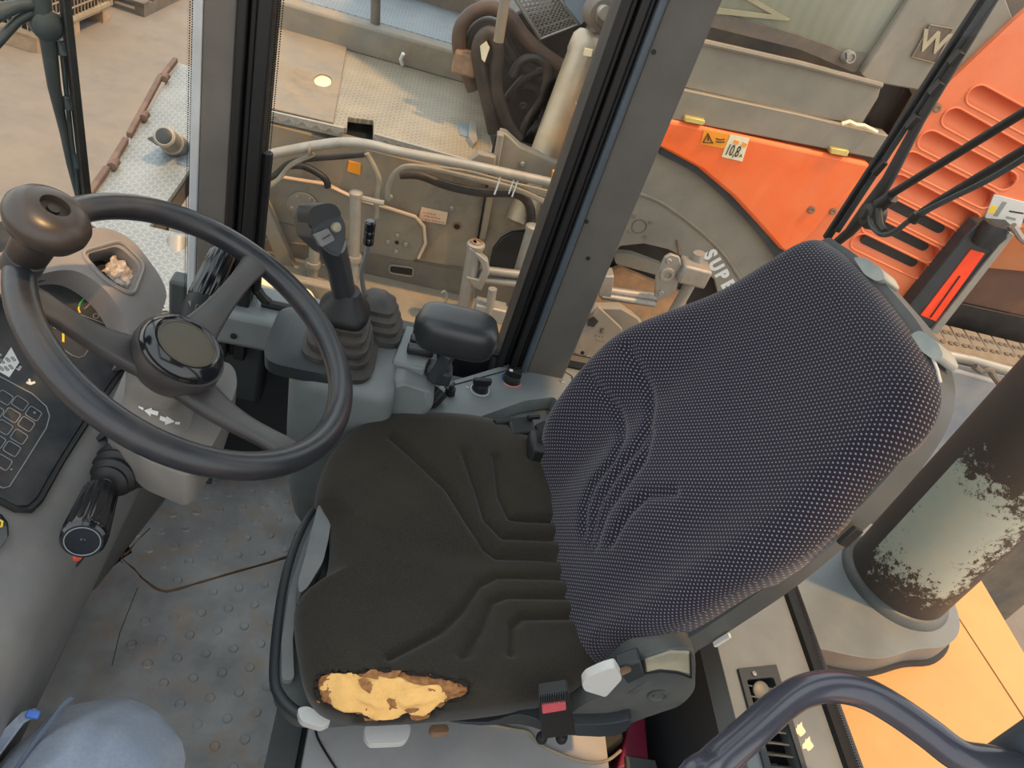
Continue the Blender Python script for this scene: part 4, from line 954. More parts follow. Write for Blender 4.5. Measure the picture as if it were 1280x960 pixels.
# belt hardware on the far side
bh = obj('belt_retractor', B().prism([U(*q, z=.53) for q in ((634, 521), (666, 518), (671, 539), (640, 543))], -Z * .05), M['black'], seat, bevel=.006, seg=3)
obj('belt_guide', B().prism([U(*q, z=.52) for q in ((669, 529), (683, 524), (690, 545), (676, 550))], -Z * .06), M['black'], seat, bevel=.004)
obj('belt_pin', B().tube([U(618, 529, z=.525), U(640, 526, z=.525)], .006, 10), M['black'], seat)
obj('belt_bolt', B().tube([U(660, 522, z=.535), U(674, 521, z=.535)], .004, 10), M['black'], seat)
obj('belt_webbing', B().prism([U(*q, z=.47) for q in ((640, 540), (690, 545), (715, 575), (735, 620), (700, 600), (670, 570))], -Z * .01), M['black'], seat, bevel=.003)
obj('hinge_block', B().box(bk(.20, -.05, -.0), (.10, .05, .16)), M['black'], seat, bevel=.01)
obj('hinge_block', B().box(bk(-.15, -.09, -.03), (.12, .05, .12)), M['plastic_dark'], seat, bevel=.01)
obj('back_frame', B().box(bk(0, -.06, -.06), (.05, .30, .16)), M['black'], seat, bevel=.01)

# ------------------------------------------------------------------ photographer's bent leg
per = thing('person', V((-.16, .1, 0)), 'person in blue-grey work trousers, one bent knee seen at lower left', 'person')
def body(name, joints, edges, material, parent, sub=2):
    me = bpy.data.meshes.new(name); me.from_pydata([j[0] for j in joints], edges, [])
    ob = bpy.data.objects.new(name, me); COL.objects.link(ob); ob.parent = parent; ob.location = -wloc(parent)
    md = ob.modifiers.new('skin', 'SKIN'); md.use_smooth_shade = True
    for i, j in enumerate(joints): me.skin_vertices[0].data[i].radius = j[1]
    me.skin_vertices[0].data[0].use_root = True
    s2 = ob.modifiers.new('sub', 'SUBSURF'); s2.levels = sub; s2.render_levels = sub
    tx = bpy.data.textures.new('cloth_folds', 'CLOUDS'); tx.noise_scale = .055; tx.noise_depth = 1
    dm = ob.modifiers.new('folds', 'DISPLACE'); dm.texture = tx; dm.strength = .016; dm.mid_level = .5; dm.texture_coords = 'LOCAL'
    me.materials.append(material); return ob
J = [(V((-.08, -.20, .52)), (.15, .12)), (V((-.15, -.12, .52)), (.115, .11)), (V((-.175, .10, .50)), (.10, .10)), (V((-.18, .31, .50)), (.094, .092)), (V((-.18, .40, .465)), (.088, .082)), (V((-.20, .39, .32)), (.068, .068)), (V((-.21, .35, .16)), (.060, .062)), (V((-.21, .34, .075)), (.058, .062)),
     (V((-.0, -.22, .40)), (.10, .11)), (V((.0, -.22, .05)), (.075, .08)), (V((.0, -.25, -.30)), (.058, .06)), (V((-.08, -.24, .75)), (.15, .11))]
tr_ = body('trousers', J, [(0, 1), (1, 2), (2, 3), (3, 4), (4, 5), (5, 6), (6, 7), (0, 8), (8, 9), (9, 10), (0, 11)], M['denim'], per, 3)
shoe = B().loft([(V((-.21, .33 - .06, .05)), X * .035, Z * .045, 2.5), (V((-.21, .33, .055)), X * .045, Z * .052, 2.6), (V((-.21, .40, .045)), X * .047, Z * .042, 2.8), (V((-.213, .46, .035)), X * .050, Z * .031, 2.8), (V((-.213, .51, .026)), X * .036, Z * .02, 2.5)], 24)
obj('shoe', shoe, M['black'], per, smooth=70)
seam = [U(*q, z=.56) for q in ((20, 962), (45, 925), (62, 903), (78, 882), (90, 872))]
obj('trouser_seam', B().tube(spline([q - V((0, .0, .0)) for q in seam], 5), .0022, 6), mat('seam_thread', (86, 96, 112), .9, bump=0), tr_)
obj('strap', B().prism([U(*q, z=.56) for q in ((-6, 925), (28, 892), (44, 887), (50, 893), (30, 905), (0, 945))], Z * .004), M['denim'], tr_, bevel=.001)
obj('buckle', B().box(U(41, 893, z=.568), (.012, .008, .006)), M['bluep'], tr_, bevel=.002, label='small bright blue buckle')
# ------------------------------------------------------------------ outside our cab: wipers, intake pipe, hood
hd_ = thing('engine_hood', (1.05, .4, -.1), 'yellow engine hood of our machine behind the rear window', 'hood')
hz = .40
obj('hood_panel', B().prism([V((.755, -.9, hz)), V((1.29, -.9, hz)), V((1.29, .97, hz)), V((.755, .97, hz))], -Z * .35), M['yhood'], hd_, bevel=.012, seg=3)
obj('hood_joint', B().tube([U(1190, 760, z=hz) , U(1275, 890, z=hz), U(1275, 890, z=hz) + (U(1275, 890, z=hz) - U(1190, 760, z=hz)) * 2], .0016, 5), M['rust'], hd_)
cowl = spline([V((.757, .50, hz)), V((.80, .662, hz)), V((.86, .655, hz)), V((.95, .68, hz)), V((1.02, .70, hz)), V((1.08, .72, hz)), V((1.13, .78, hz)), V((1.14, .86, hz)), V((1.10, .95, hz)), V((1.0, 1.0, hz)), V((.757, 1.03, hz))], 5, True)
cowl = [V((.757, .64, hz))] + spline([V((.80, .668, hz)), V((.90, .665, hz)), V((.99, .695, hz)), V((1.06, .712, hz)), V((1.115, .76, hz)), V((1.13, .84, hz)), V((1.09, .94, hz)), V((1.0, .985, hz))], 5) + [V((.757, 1.02, hz))]
obj('pipe_cowl', B().prism(cowl, Z * .045), M['plastic'], hd_, bevel=.018, seg=5, label='grey moulded cowl around the pipe foot')
cs = [q + (q - V((1.0, .84, hz))).normalized() * .003 + Z * .0015 for q in cowl[1:-1]]
obj('cowl_gasket', B().tube(cs, .006, 6), M['black'], hd_)
pipe = thing('intake_pipe', (1.015, .835, .44), 'thick dark upright pipe with flaking paint behind the rear window', 'pipe')
PCx = V((1.015, .835, 0))
obj('pipe_tube', B().lathe(PCx + Z * .43, Z, [(.090, 0), (.090, .3), (.090, .7), (.090, 1.6), (.084, 1.6)], 64), M['pipe'], pipe, origin=PCx + Z * 1.0)
obj('pipe_collar', B().lathe(PCx + Z * .435, Z, [(.103, 0), (.102, .012), (.096, .022), (.0915, .026)], 48), M['shell'], pipe, smooth=60)
# rear wiper
XWI = .755
def wq(px, py, d=0): return U(px, py, x=XWI + d)
rw = thing('rear_wiper', wq(1085, 265), 'black rear window wiper with two link rods and washer hose', 'wiper')
hub_ = wq(1083, 268)
obj('blade', B().bar(wq(1033, 298), wq(1236, -12), .010, .014, X), M['black'], rw, bevel=.002)
obj('blade_rail', B().bar(wq(1046, 290, .004), wq(1244, -10, .004), .004, .010, X), M['wiper'], rw, bevel=.001)
for q in ((1092, 217), (1134, 160), (1163, 118), (1188, 80)): obj('blade_claw', B().bar(wq(q[0], q[1], .002), wq(q[0] + 14, q[1] - 16, .004), .014, .010, X), M['black'], rw, bevel=.001)
obj('arm', B().tube([wq(1040, 308, .01), wq(1062, 290, .01), wq(1085, 262, .012), wq(1110, 225, .012), wq(1150, 150, .012), wq(1252, -16, .012)], [.007, .009, .013, .010, .008, .006], 10), M['black'], rw)
obj('hub', B().lathe(hub_ + X * .03, -X, [(.012, 0), (.021, .006), (.023, .022), (.018, .032), (.009, .034), (.008, .039)], 20), M['black'], rw)
obj('link_rod', B().tube([wq(1098, 256, .012), wq(1115, 242, .012), wq(1300, 128, .012), wq(1300, 128, .012) + (wq(1300, 128) - wq(1115, 242)) * .9], [.010, .0065, .0065, .0065], 10), M['black'], rw)
obj('rod_socket', B().tube([wq(1094, 262, .012), wq(1116, 246, .012)], .0105, 10), M['black'], rw)
obj('link_rod', B().tube([wq(1142, 272, .015), wq(1180, 248, .015), wq(1300, 176, .015), wq(1300, 176, .015) + (wq(1300, 176) - wq(1142, 272)) * 1.1], [.006, .007, .007, .007], 10), M['black'], rw)
obj('washer_hose', B().tube(spline([wq(1086, 268), wq(1090, 283), wq(1102, 293), wq(1118, 290), wq(1142, 272), wq(1180, 252), wq(1235, 225), wq(1300, 186)], 6), .0042, 8), M['wiper'], rw)
obj('washer_hose', B().tube(spline([wq(1098, 262), wq(1100, 280), wq(1106, 289)], 6), .0055, 8), M['black'], rw)
obj('hose_clip', B().tube([wq(1140, 276, -.002), wq(1148, 268, -.002)], .008, 8), M['black'], rw)
# front wiper, outside the windscreen
wn = V((wd.y, -wd.x, 0)); wn = wn if wn.y > 0 else -wn
if wn.dot(V((-1, 1, 0))) < 0: wn = -wn
WPL = (wo + wn * .035, wn)
def fw(px, py, d=0): return U(px, py, pl=(WPL[0] + wn * d, wn))
ftop = fw(48, -20); fwi = thing('front_wiper', fw(55, 25), 'dark blue-grey windscreen wiper with long blade, upper left', 'wiper')
obj('arm', B().tube([V((ftop.x, ftop.y, 1.84)), ftop, fw(52, 20), fw(60, 50), (fw(68, 110)), fw(80, 165), fw(88, 205), fw(98, 246), fw(101, 262)], [.014, .014, .013, .0105, .0085, .006, .0055, .0045, .004], 10), M['wiper'], fwi)
obj('pivot', B().lathe(fw(50, 22, .02), -wn, [(.014, 0), (.020, .01), (.020, .03), (.012, .036)], 20), M['wiper'], fwi)
obj('blade', B().bar(fw(80, -10, -.012), fw(110, 262, -.012), .011, .016, wn), M['black'], fwi, bevel=.002)
obj('blade_rail', B().tube([fw(76, 50, -.004), fw(82, 105, -.004), fw(90, 180, -.004), fw(100, 250, -.004)], .0035, 8), M['wiper'], fwi)
for q in ((76, 60), (84, 128), (96, 200)): obj('blade_claw', B().bar(fw(q[0], q[1] - 8, -.006), fw(q[0] + 3, q[1] + 10, -.01), .010, .008, wn), M['wiper'], fwi, bevel=.001)
obj('link_rod', B().tube([fw(40, 15), fw(22, 26), fw(-12, 62)], [.007, .006, .007], 10), M['wiper'], fwi)
obj('link_rod', B().tube([fw(40, 5), fw(20, 8), fw(-10, 18)], [.009, .008, .012], 10), M['wiper'], fwi)

# ------------------------------------------------------------------ walkway plate with rubber flaps in front
wk = thing('tread_plate_walkway', (-.65, 2.7, -.9), 'pale chequer plate walkway with rusty hinged flaps, seen through the windscreen', 'walkway')
wpz = 0.0
M['flap'] = mat('dark_brown_flap', (92, 72, 64), .7, var=.2, dust=(130, 110, 96), damt=.3)
wpl = [U(222, 78, z=wpz), U(117, 246, z=wpz), U(95, 285, z=wpz), V((-.95, 1.75, 0)), V((-.50, 1.75, 0)), V((-.50, 2.14, 0)), V((-.71, 2.14, 0)), V((-.71, 3.43, 0))]
obj('plate', B().prism(wpl, -Z * .02), M['tread_pale'], wk, bevel=.003)
for a, c_ in (((224, 76), (206, 98)), ((206, 96), (166, 170)), ((163, 176), (142, 210)), ((140, 212), (114, 248))):
    p0_, p1_ = U(*a, z=.012), U(*c_, z=.012)
    obj('edge_flap', B().bar(p0_ + V((-.015, 0, 0)), p1_ + V((-.012, 0, 0)), .020, .022), M['flap'], wk, bevel=.004)
for a in ((207, 97), (181, 145), (143, 205)): obj('hinge_knuckle', B().lathe(U(*a, z=.02), Y, [(.013, -.02), (.013, .02)], 12), M['flap'], wk)
tb = U(222, 184, z=wpz)
td = (U(196, 163, z=.16) - tb).normalized()
tu = obj('pipe_stub', B().tube([tb, tb + td * .09, tb + td * .095, tb + td * .19, tb + td * .195], [.042, .042, .036, .036, .030], 20), M['galv'], wk)
obj('stub_cap', B().lathe(tb + td * .194, td, [(.028, 0), (.022, .004), (.002, .004)], 20), M['plastic_dark'], tu)
obj('stub_slot', B().prism([U(*q, z=.001) for q in ((184, 173), (193, 170), (204, 176), (197, 182))], Z * .001), M['black'], wk)
for x_, y_ in ((-.88, 1.9), (-.55, 1.9), (-.80, 3.1), (-.90, 2.8)): obj('support_leg', B().box((x_, y_, -.92), (.07, .07, 1.78)), M['tan_d'], wk)
obj('cross_beam', B().box((-.78, 2.5, -.08), (.1, 1.3, .12)), M['tan_d'], wk)
obj('corner_bracket', B().tube([U(222, 300, z=.0), U(220, 340, z=-.05)], .03, 12), M['galv'], wk)

# ------------------------------------------------------------------ mesh crates and pallet in the yard
def crate(loc, ang, label, L=1.2, D=.8, H=.75):
    t = thing('wire_mesh_crate', loc, label, 'crate')
    R = Matrix.Rotation(ang, 3, 'Z'); P_ = lambda x, y, z: V(loc) + R @ V((x, y, z))
    for i in range(3): obj('pallet_block', B().box(P_(-L / 2 + .08 + i * (L / 2 - .08), 0, .06), (.14, D, .12), R), M['wood'], t)
    obj('pallet_deck', B().box(P_(0, 0, .135), (L, D, .03), R), M['wood'], t)
    fr = B()
    for z_ in (.17, H):
        for a, c_ in (((-L / 2, -D / 2), (L / 2, -D / 2)), ((L / 2, -D / 2), (L / 2, D / 2)), ((L / 2, D / 2), (-L / 2, D / 2)), ((-L / 2, D / 2), (-L / 2, -D / 2))):
            obj('frame_bar', B().bar(P_(*a, z_), P_(*c_, z_), .035, .035), M['wire'], t)
    for a in ((-L / 2, -D / 2), (L / 2, -D / 2), (L / 2, D / 2), (-L / 2, D / 2)): obj('corner_post', B().bar(P_(*a, .15), P_(*a, H), .04, .04), M['wire'], t)
    ms = B(); n_ = 22
    for i in range(1, n_):
        x_ = -L / 2 + L * i / n_
        for y_ in (-D / 2, D / 2): ms.bar(P_(x_, y_, .17), P_(x_, y_, H), .008, .008)
    for i in range(1, 14):
        y_ = -D / 2 + D * i / 14
        for x_ in (-L / 2, L / 2): ms.bar(P_(x_, y_, .17), P_(x_, y_, H), .008, .008)
    for k in range(1, 6):
        z_ = .17 + (H - .17) * k / 6
        for y_ in (-D / 2, D / 2): ms.bar(P_(-L / 2, y_, z_), P_(L / 2, y_, z_), .010, .010)
        for x_ in (-L / 2, L / 2): ms.bar(P_(x_, -D / 2, z_), P_(x_, D / 2, z_), .010, .010)
    obj('wire_mesh', ms, M['wire'], t, smooth=0, kind='stuff')
    obj('crate_load', B().loft([(P_(0, 0, .15), R @ X * (L * .46), R @ Y * (D * .45), 8), (P_(0, 0, H * .62), R @ X * (L * .46), R @ Y * (D * .45), 8), (P_(0, 0, H * .70), R @ X * (L * .40), R @ Y * (D * .38), 8)], 32), M['grease'], t)
    return t
p1 = U(140, 26, z=-1.8); p2 = U(50, 68, z=-1.8); dirn = (p1 - p2); a_ = math.atan2(dirn.y, dirn.x)
ctr = (p1 + p2) / 2 + V((-math.sin(a_), math.cos(a_), 0)) * .42
crate((ctr.x, ctr.y, -1.8), a_, 'wire mesh crate on a wooden pallet behind the front wiper', max(1.3, dirn.length))
pq = U(182, 18, z=-1.8)
pal = thing('pallet', (pq.x - .35, pq.y + .55, -1.8), 'grey weathered wooden pallet on the yard, top left beside the crate', 'pallet')
R = Matrix.Rotation(a_, 3, 'Z')
for i in range(3): obj('pallet_block', B().box(V((pq.x - .35, pq.y + .55, -1.74)) + R @ V((0, -.4 + i * .4, 0)), (1.2, .1, .12), R), M['tan_d'], pal)
for i in range(6): obj('pallet_board', B().box(V((pq.x - .35, pq.y + .55, -1.668)) + R @ V((-.54 + i * .216, 0, 0)), (.14, .9, .024), R), M['tan_d'], pal)
# ------------------------------------------------------------------ paving machine parked alongside
pv = thing('paving_machine', (.6, 3.0, -1.8), 'large dusty grey and orange paving machine parked alongside the cab', 'machine')
def Q(pts, y): return UU(pts, y=y)
def plate(name, pts, y, th, mt, parent=pv, bevel=.004, holes=(), label=None, smooth=38, rd=0):
    pl_ = Q(pts, y)
    if rd: pl_ = rounded(pl_, rd, 4)
    return obj(name, B().prism(pl_, Y * th, [Q(h, y) for h in holes]), mt, parent, bevel=bevel, label=label, smooth=smooth)
def ptube(name, pts, y, r, mt, parent=pv, n=12, sp=True, label=None):
    q = Q(pts, y) if not isinstance(y, (list, tuple)) else [U(*p_, y=yy) for p_, yy in zip(pts, y)]
    return obj(name, B().tube(spline(q, 6) if sp and len(q) > 2 else q, r, n), mt, parent, label=label, smooth=60)
def pbolt(px, py, y, r=.010, mt=None, parent=pv):
    return obj('bolt', B().lathe(U(px, py, y=y), -Y, [(r, -.004), (r, .004), (r * .6, .007), (r * .3, .005)], 12), mt or M['galv'], parent)
DZ = .28
M['brown_hose'] = mat('brown_hydraulic_hose', (62, 46, 36), .5, dust=(110, 84, 60), damt=.35, bump=.2)
obj('main_frame', B().box((-.01, 3.36, -.70), (1.3, 1.5, 1.78)), M['tan_d'], pv, bevel=.01)
obj('engine_block', B().box((2.3, 3.75, -.3), (3.2, 1.5, 2.6)), M['grease'], pv, bevel=.01)
# unseen canopy, added and cut to throw a diagonal shadow on the deck
cn = rounded([V((.36, 3.17, 2.3)), V((1.06, 2.47, 2.3)), V((1.75, 2.47, 2.3)), V((1.75, 4.2, 2.3)), V((.50, 4.2, 2.3))], .08)
cno = obj('added_shade_canopy', B().prism(cn, Z * .07), M['tan'], pv, bevel=.015)
for x_, y_ in ((1.55, 3.2), (1.55, 4.0), (.95, 4.0)): obj('added_canopy_post', B().tube([V((x_, y_, .9)), V((x_, y_, 2.31))], .03, 12), M['tan_d'], cno)
# deck
D0 = UU([(433, 66), (570, 93), (625, 175), (597, 201), (466, 165), (466, 149), (436, 146), (434, 158), (417, 154)], z=DZ)
D0 = [V((-.36, 3.34, DZ)), V((.24, 3.34, DZ)), V((.32, 2.60, DZ)), U(597, 201, z=DZ), U(467, 167, z=DZ), U(467, 150, z=DZ), U(435, 146, z=DZ), U(434, 160, z=DZ), V((-.30, 2.54, DZ))]
obj('deck_plate', B().prism(D0, -Z * .02), M['tread'], pv, bevel=.002)
cp_ = [V((-.95, 2.545, DZ + .006)), U(377 / 3.2 + 300, 153, z=DZ + .006), U(417, 153, z=DZ + .006), U(434, 55, z=DZ + .006), U(428, 48, z=DZ + .006), V((-.95, 3.30, DZ + .006))]
hole = [q.xy.to_3d() + Z * (DZ + .008) for q in spline(UU([(393, 97), (402, 92), (413, 96), (414, 104), (406, 108), (395, 105)], z=DZ + .008), 3, True)]
obj('cover_plate', B().prism([V((-.66, 2.545, DZ + .008)), U(417, 153, z=DZ + .008), U(434, 58, z=DZ + .008), U(429, 48, z=DZ + .008), V((-.66, 3.345, DZ + .008))], -Z * .008, [hole]), M['tan'], pv, bevel=.003)
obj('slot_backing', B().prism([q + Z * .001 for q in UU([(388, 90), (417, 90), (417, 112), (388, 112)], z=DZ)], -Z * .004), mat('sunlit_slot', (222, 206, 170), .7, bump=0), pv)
# kick strips with raised chequer bars
def kick(p, q, h=.035):
    k = obj('kick_strip', B().prism([p, q, q - Z * h, p - Z * h], Y * .012), M['galv'], pv, bevel=.002)
    n_ = int((q - p).length / .022); b = B()
    for i in range(n_):
        c = p.lerp(q, (i + .5) / n_) - Z * h * .5 - Y * .002; d = (q - p).normalized()
        up = (d * (1 if i % 2 else -1) + Z).normalized(); b.bar(c - up * .011, c + up * .011, .006, .004, Y)
    obj('chequer_bars', b, M['galv'], k, smooth=0, kind='stuff')
kick(V((-.66, 2.53, DZ)), U(430, 160, y=2.53) + Z * .0)
kick(U(467, 167, y=2.53), U(597, 203, y=2.53))
obj('gap_backing', B().prism(UU([(424, 138), (478, 144), (478, 176), (424, 168)], z=.225), -Z * .03), M['black'], pv)
# step beam, upper deck and rail post behind
obj('step_beam', B().box((-.08, 3.40, .325), (1.16, .10, .13)), M['tan'], pv, bevel=.012)
obj('beam_gap', B().box((.0, 3.345, .272), (.62, .01, .014)), M['black'], pv)
obj('upper_deck', B().box((-.08, 4.15, .375), (1.16, 1.4, .03)), M['tread_blue'], pv, bevel=.003)
obj('rear_beam', B().box((.1, 4.0, .42), (1.0, .10, .10)), M['tan_d'], pv, bevel=.01)
obj('rear_beam', B().box((.1, 4.75, .42), (1.6, .14, .2)), M['tan_d'], pv, bevel=.01)
ptube('rail_post', ((470, -30), (469, 47)), 3.42, .020, M['tan_d'])
obj('deck_clip', B().tube([U(504, 67, z=.34), U(501, 74, z=.31), U(503, 81, z=.285)], .008, 8), M['white'], pv)
obj('deck_latch', B().prism(rounded(UU([(588, 150), (594, 153), (597, 175), (592, 180), (586, 170)], z=DZ + .02), .01), -Z * .03), M['galv'], pv, bevel=.004)
obj('deck_hinge', B().prism(UU([(572, 152), (585, 155), (588, 172), (575, 168)], z=DZ + .004), -Z * .006), mat('blue_grey_plate', (110, 122, 132), .5), pv, bevel=.001)
# side wall under the deck
YA = 2.56
obj('side_wall', B().box((-.01, YA + .04, -.66), (1.3, .08, 1.78)), M['tan'], pv, bevel=.004)
plate('wall_rib', ((622, 168), (630, 170), (607, 300), (599, 300)), 2.53, .04, M['tan'])
plate('rib_joint', ((618, 170), (621, 170), (599, 300), (596, 300)), 2.545, .01, M['black'], bevel=0)
plate('end_plate', ((625, 166), (633, 168), (650, 184), (705, 209), (705, 340), (604, 320)), 2.55, .05, M['tan'])
plate('corner_gusset', ((584, 204), (598, 192), (620, 197), (618, 215), (600, 210)), 2.51, .04, M['tan'])
plate('round_opening', ((612, 333), (616, 312), (626, 299), (640, 291), (658, 289), (672, 292), (672, 340)), 2.535, .02, M['black'])
bp_ = plate('bolted_panel', ((322, 236), (350, 222), (406, 231), (447, 250), (475, 258), (519, 272), (530, 284), (531, 304), (522, 322), (516, 327), (456, 317), (338, 300)), 2.535, .03, M['tan'])
obj('panel_edge', B().tube(Q([(350, 221), (406, 230), (447, 249), (475, 257), (519, 271), (530, 283), (532, 304), (523, 323)], 2.53), .006, 6), M['decal_p'], bp_)
cvr_ = obj('round_cover', B().lathe(U(378, 258, y=2.53), -Y, [(.055, 0), (.055, .006), (.05, .008), (.001, .008)], 36), M['tan'], bp_)
for a in range(5): pbolt(378 + 13 * math.cos(a * 1.257 + .5), 258 + 14 * math.sin(a * 1.257 + .5), 2.522, .007, parent=bp_)
for q in ((497, 294), (485, 302), (507, 305), (495, 314)): pbolt(*q, 2.532, .009, parent=bp_)
obj('centre_hole', B().lathe(U(496, 303, y=2.533), -Y, [(.008, 0), (.008, .001)], 12), M['black'], bp_)
obj('panel_seam', B().tube(Q([(345, 276), (434, 298)], 2.533), .003, 5), M['tan_d'], bp_)
pbolt(565, 260, 2.556, .008); pbolt(488, 246, 2.53, .008); pbolt(653, 250, 2.545, .006); pbolt(653, 205, 2.545, .009)
st = plate('faded_sticker', ((527, 259), (560, 266), (557, 281), (523, 275)), 2.553, .004, M['decal_p'], bevel=0, label='faded pinkish sticker with worn lines of print')
for k in range(3):
    o_ = U(529 + k, 265 + k * 4.5, y=2.552); e_ = U(553 + k * 1, 270 + k * 4.2, y=2.552)
    for j in range(4 + k): obj('print_mark', B().bar(o_.lerp(e_, j / 5.6), o_.lerp(e_, j / 5.6 + .11), .002, .006, Y), mat('sticker_red', (170, 110, 90), .7, bump=0) if (k, j) == (0, 0) else bpy.data.materials['sticker_red'], st, smooth=0)
obj('oval_port', B().lathe(U(571, 283, y=YA), -Y, [(.018, -.002), (.018, .004), (.012, .004), (.011, .0)], 20), M['rust'], pv)
obj('port_centre', B().lathe(U(571, 283, y=YA - .003), -Y, [(.011, 0), (.011, .001)], 16), M['black'], pv)
obj('round_boss', B().lathe(U(648, 273, y=2.55), -Y, [(.024, 0), (.022, .008), (.012, .010), (.010, .004)], 20), M['rust'], pv)
plate('orange_sticker', ((436, 201), (451, 205), (450, 219), (434, 214)), YA - .004, .004, M['decal_o'], bevel=0)
for q in ((693, 222), (690, 240)): plate('yellow_clip', ((q[0] - 2, q[1] - 8), (q[0] + 10, q[1] - 6), (q[0] + 8, q[1] + 6), (q[0] - 4, q[1] + 4)), 2.47, .02, M['decal_o'])
# lower belt, ledge and slot
plate('lower_belt', ((310, 300), (338, 300), (456, 317), (516, 328), (581, 340), (720, 366), (720, 420), (310, 400)), 2.525, .04, M['tan_d'])
plate('belt_slot', ((489, 332), (514, 336), (516, 339), (515, 344), (490, 340), (487, 336)), 2.521, .006, M['black'], rd=.01)
obj('slot_rim', B().tube(rounded(Q([(487, 331), (517, 335), (516, 346), (486, 341)], 2.52), .012, 3), .004, 6, closed=True), M['tan'], pv)
lz = U(475, 360, y=2.45).z
obj('lower_ledge', B().box((.10, 2.36, lz - .05), (1.3, .36, .10)), M['tan'], pv, bevel=.015)
obj('ledge_lip', B().box((-.35, 2.30, lz + .03), (.4, .04, .08)), M['tan'], pv, bevel=.01)
plate('pale_panel', ((312, 352), (330, 356), (385, 372), (392, 385), (386, 400), (312, 396)), 2.2, .05, M['decal_w'], rd=.03)
pbolt(356, 388, 2.19, .022, M['rust'])
obj('diagonal_brace', B().prism(Q([(310, 235), (326, 238), (372, 345), (355, 350)], 2.46), Y * .04), M['tan'], pv, bevel=.004)
# rail pipe and hoses
ptube('rail_pipe', ((296, 207), (325, 196), (362, 188), (395, 182), (430, 178), (462, 181), (500, 190), (580, 205), (650, 220), (720, 235)), 2.42, .0165, M['galv'], n=14)
obj('pipe_clamp', B().tube(circle(U(388, 186, y=2.42), Y, Z, .020, 16), .005, 6, closed=True), M['tan'], pv)
ptube('hose', ((500, 218), (525, 219), (560, 232), (600, 240), (644, 242), (662, 258), (664, 290)), 2.49, .016, M['hose'])
ptube('hose', ((484, 250), (486, 232), (496, 214), (519, 208), (581, 220), (644, 236), (700, 262)), 2.45, .009, M['cable'])
ptube('hose', ((458, 192), (468, 210), (474, 228), (471, 250), (470, 272)), 2.46, .010, M['cable'])
ptube('hose', ((322, 228), (342, 220), (360, 205), (384, 199), (420, 196), (455, 193)), 2.45, .010, M['hose'])
ptube('hose', ((324, 240), (346, 226), (364, 206), (392, 193)), 2.44, .008, M['cable'])
ptube('hose', ((355, 208), (380, 208), (405, 222), (410, 234)), 2.5, .012, M['black'])
for k in range(4): ptube('cable', ((520 + 12 * k, 207 + 2 * k), (580, 213 + k * 3), (630, 226 + k * 3), (690, 240 + 4 * k)), 2.455 + .006 * k, .0045, M['cable'])
ptube('cable_tie', ((626, 218), (622, 232), (618, 243)), 2.42, .003, M['white']); ptube('cable_tie', ((643, 222), (636, 242)), 2.42, .0025, M['white']); ptube('cable_tie', ((648, 224), (640, 246)), 2.42, .0025, M['white'])
# posts, bracket, cylinders along the side
def post(px, py, px2, py2, y, r, collar=None, mt='galv'):
    a, c_ = U(px, py, y=y), U(px2, py2, y=y)
    p_ = obj('side_post', B().tube([a, c_], r, 16), M[mt], pv); obj('post_cap', B().lathe(a, (a - c_), [(r * 1.15, -.008), (r * 1.15, .004), (r * .8, .009), (r * .3, .009)], 16), M[mt], p_)
    if collar:
        q = U(*collar, y=y); obj('post_collar', B().lathe(q, Z, [(r * 1.4, -.012), (r * 1.5, 0), (r * 1.4, .012)], 16), M[mt], p_)
    return p_
post(445, 242, 441, 352, 2.42, .020, (442, 322)); post(397, 270, 389, 362, 2.42, .019, (391, 330)); post(666, 284, 648, 345, 2.38, .022)
obj('link_pin', B().tube(Q([(446, 246), (470, 252), (480, 254)], 2.42), .010, 8), M['galv'], pv)
bt_ = post(595, 306, 578, 400, 2.30, .027)
obj('tube_mouth', B().lathe(U(595, 305, y=2.30) + Z * .006, Z, [(.021, 0), (.021, .004), (.014, .004), (.013, 0)], 20), M['rust'], bt_)
brk = obj('bent_bracket', B().prism(Q([(586, 310), (594, 314), (610, 327), (612, 342), (602, 364), (592, 360), (582, 346), (598, 350), (603, 338), (600, 328)], 2.27), Y * .03), M['galv'], pv, bevel=.004)
ptube('cross_tube', ((606, 338), (668, 345)), 2.34, .015, M['galv']); ptube('cross_tube', ((606, 350), (668, 356)), 2.34, .015, M['galv'])
ptube('short_tube', ((616, 361), (611, 392)), 2.22, .015, M['galv']); ptube('eye_ring', ((552, 366), (556, 364), (559, 370), (556, 378)), 2.3, .005, M['galv'])
obj('tube_base', B().box(U(612, 388, y=2.24), (.11, .06, .06)), M['galv'], pv, bevel=.006)
# hydraulic corner: hoses, cylinder, grating
plate('greasy_bay', ((588, 70), (600, 40), (640, 20), (720, -30), (790, -40), (770, 140), (700, 215), (640, 185), (622, 178)), 3.10, .3, M['grease'], bevel=.01)
ptube('looped_hose', ((592, 112), (582, 85), (574, 60), (576, 35), (590, 17), (612, 10), (636, 20), (652, 42), (672, 62), (700, 82)), 2.92, .026, M['brown_hose'])
ptube('looped_hose', ((596, 100), (586, 60), (592, 40), (606, 30), (622, 36), (634, 58), (650, 80), (690, 100)), 2.96, .024, M['hose'])
ptube('looped_hose', ((618, 165), (606, 110), (598, 70), (602, 48), (614, 42), (622, 60), (620, 110), (632, 150), (648, 175)), 2.86, .026, M['hose'])
ptube('looped_hose', ((640, 95), (650, 78), (668, 72), (684, 86), (678, 120), (660, 150), (650, 175)), 2.90, .016, M['hose'])
ptube('looped_hose', ((636, 120), (660, 95), (690, 90), (700, 110), (690, 140), (668, 165)), 2.95, .018, M['grease'])
ptube('looped_hose', ((628, 130), (645, 110), (670, 112), (680, 140), (660, 170)), 2.98, .014, M['hose'])
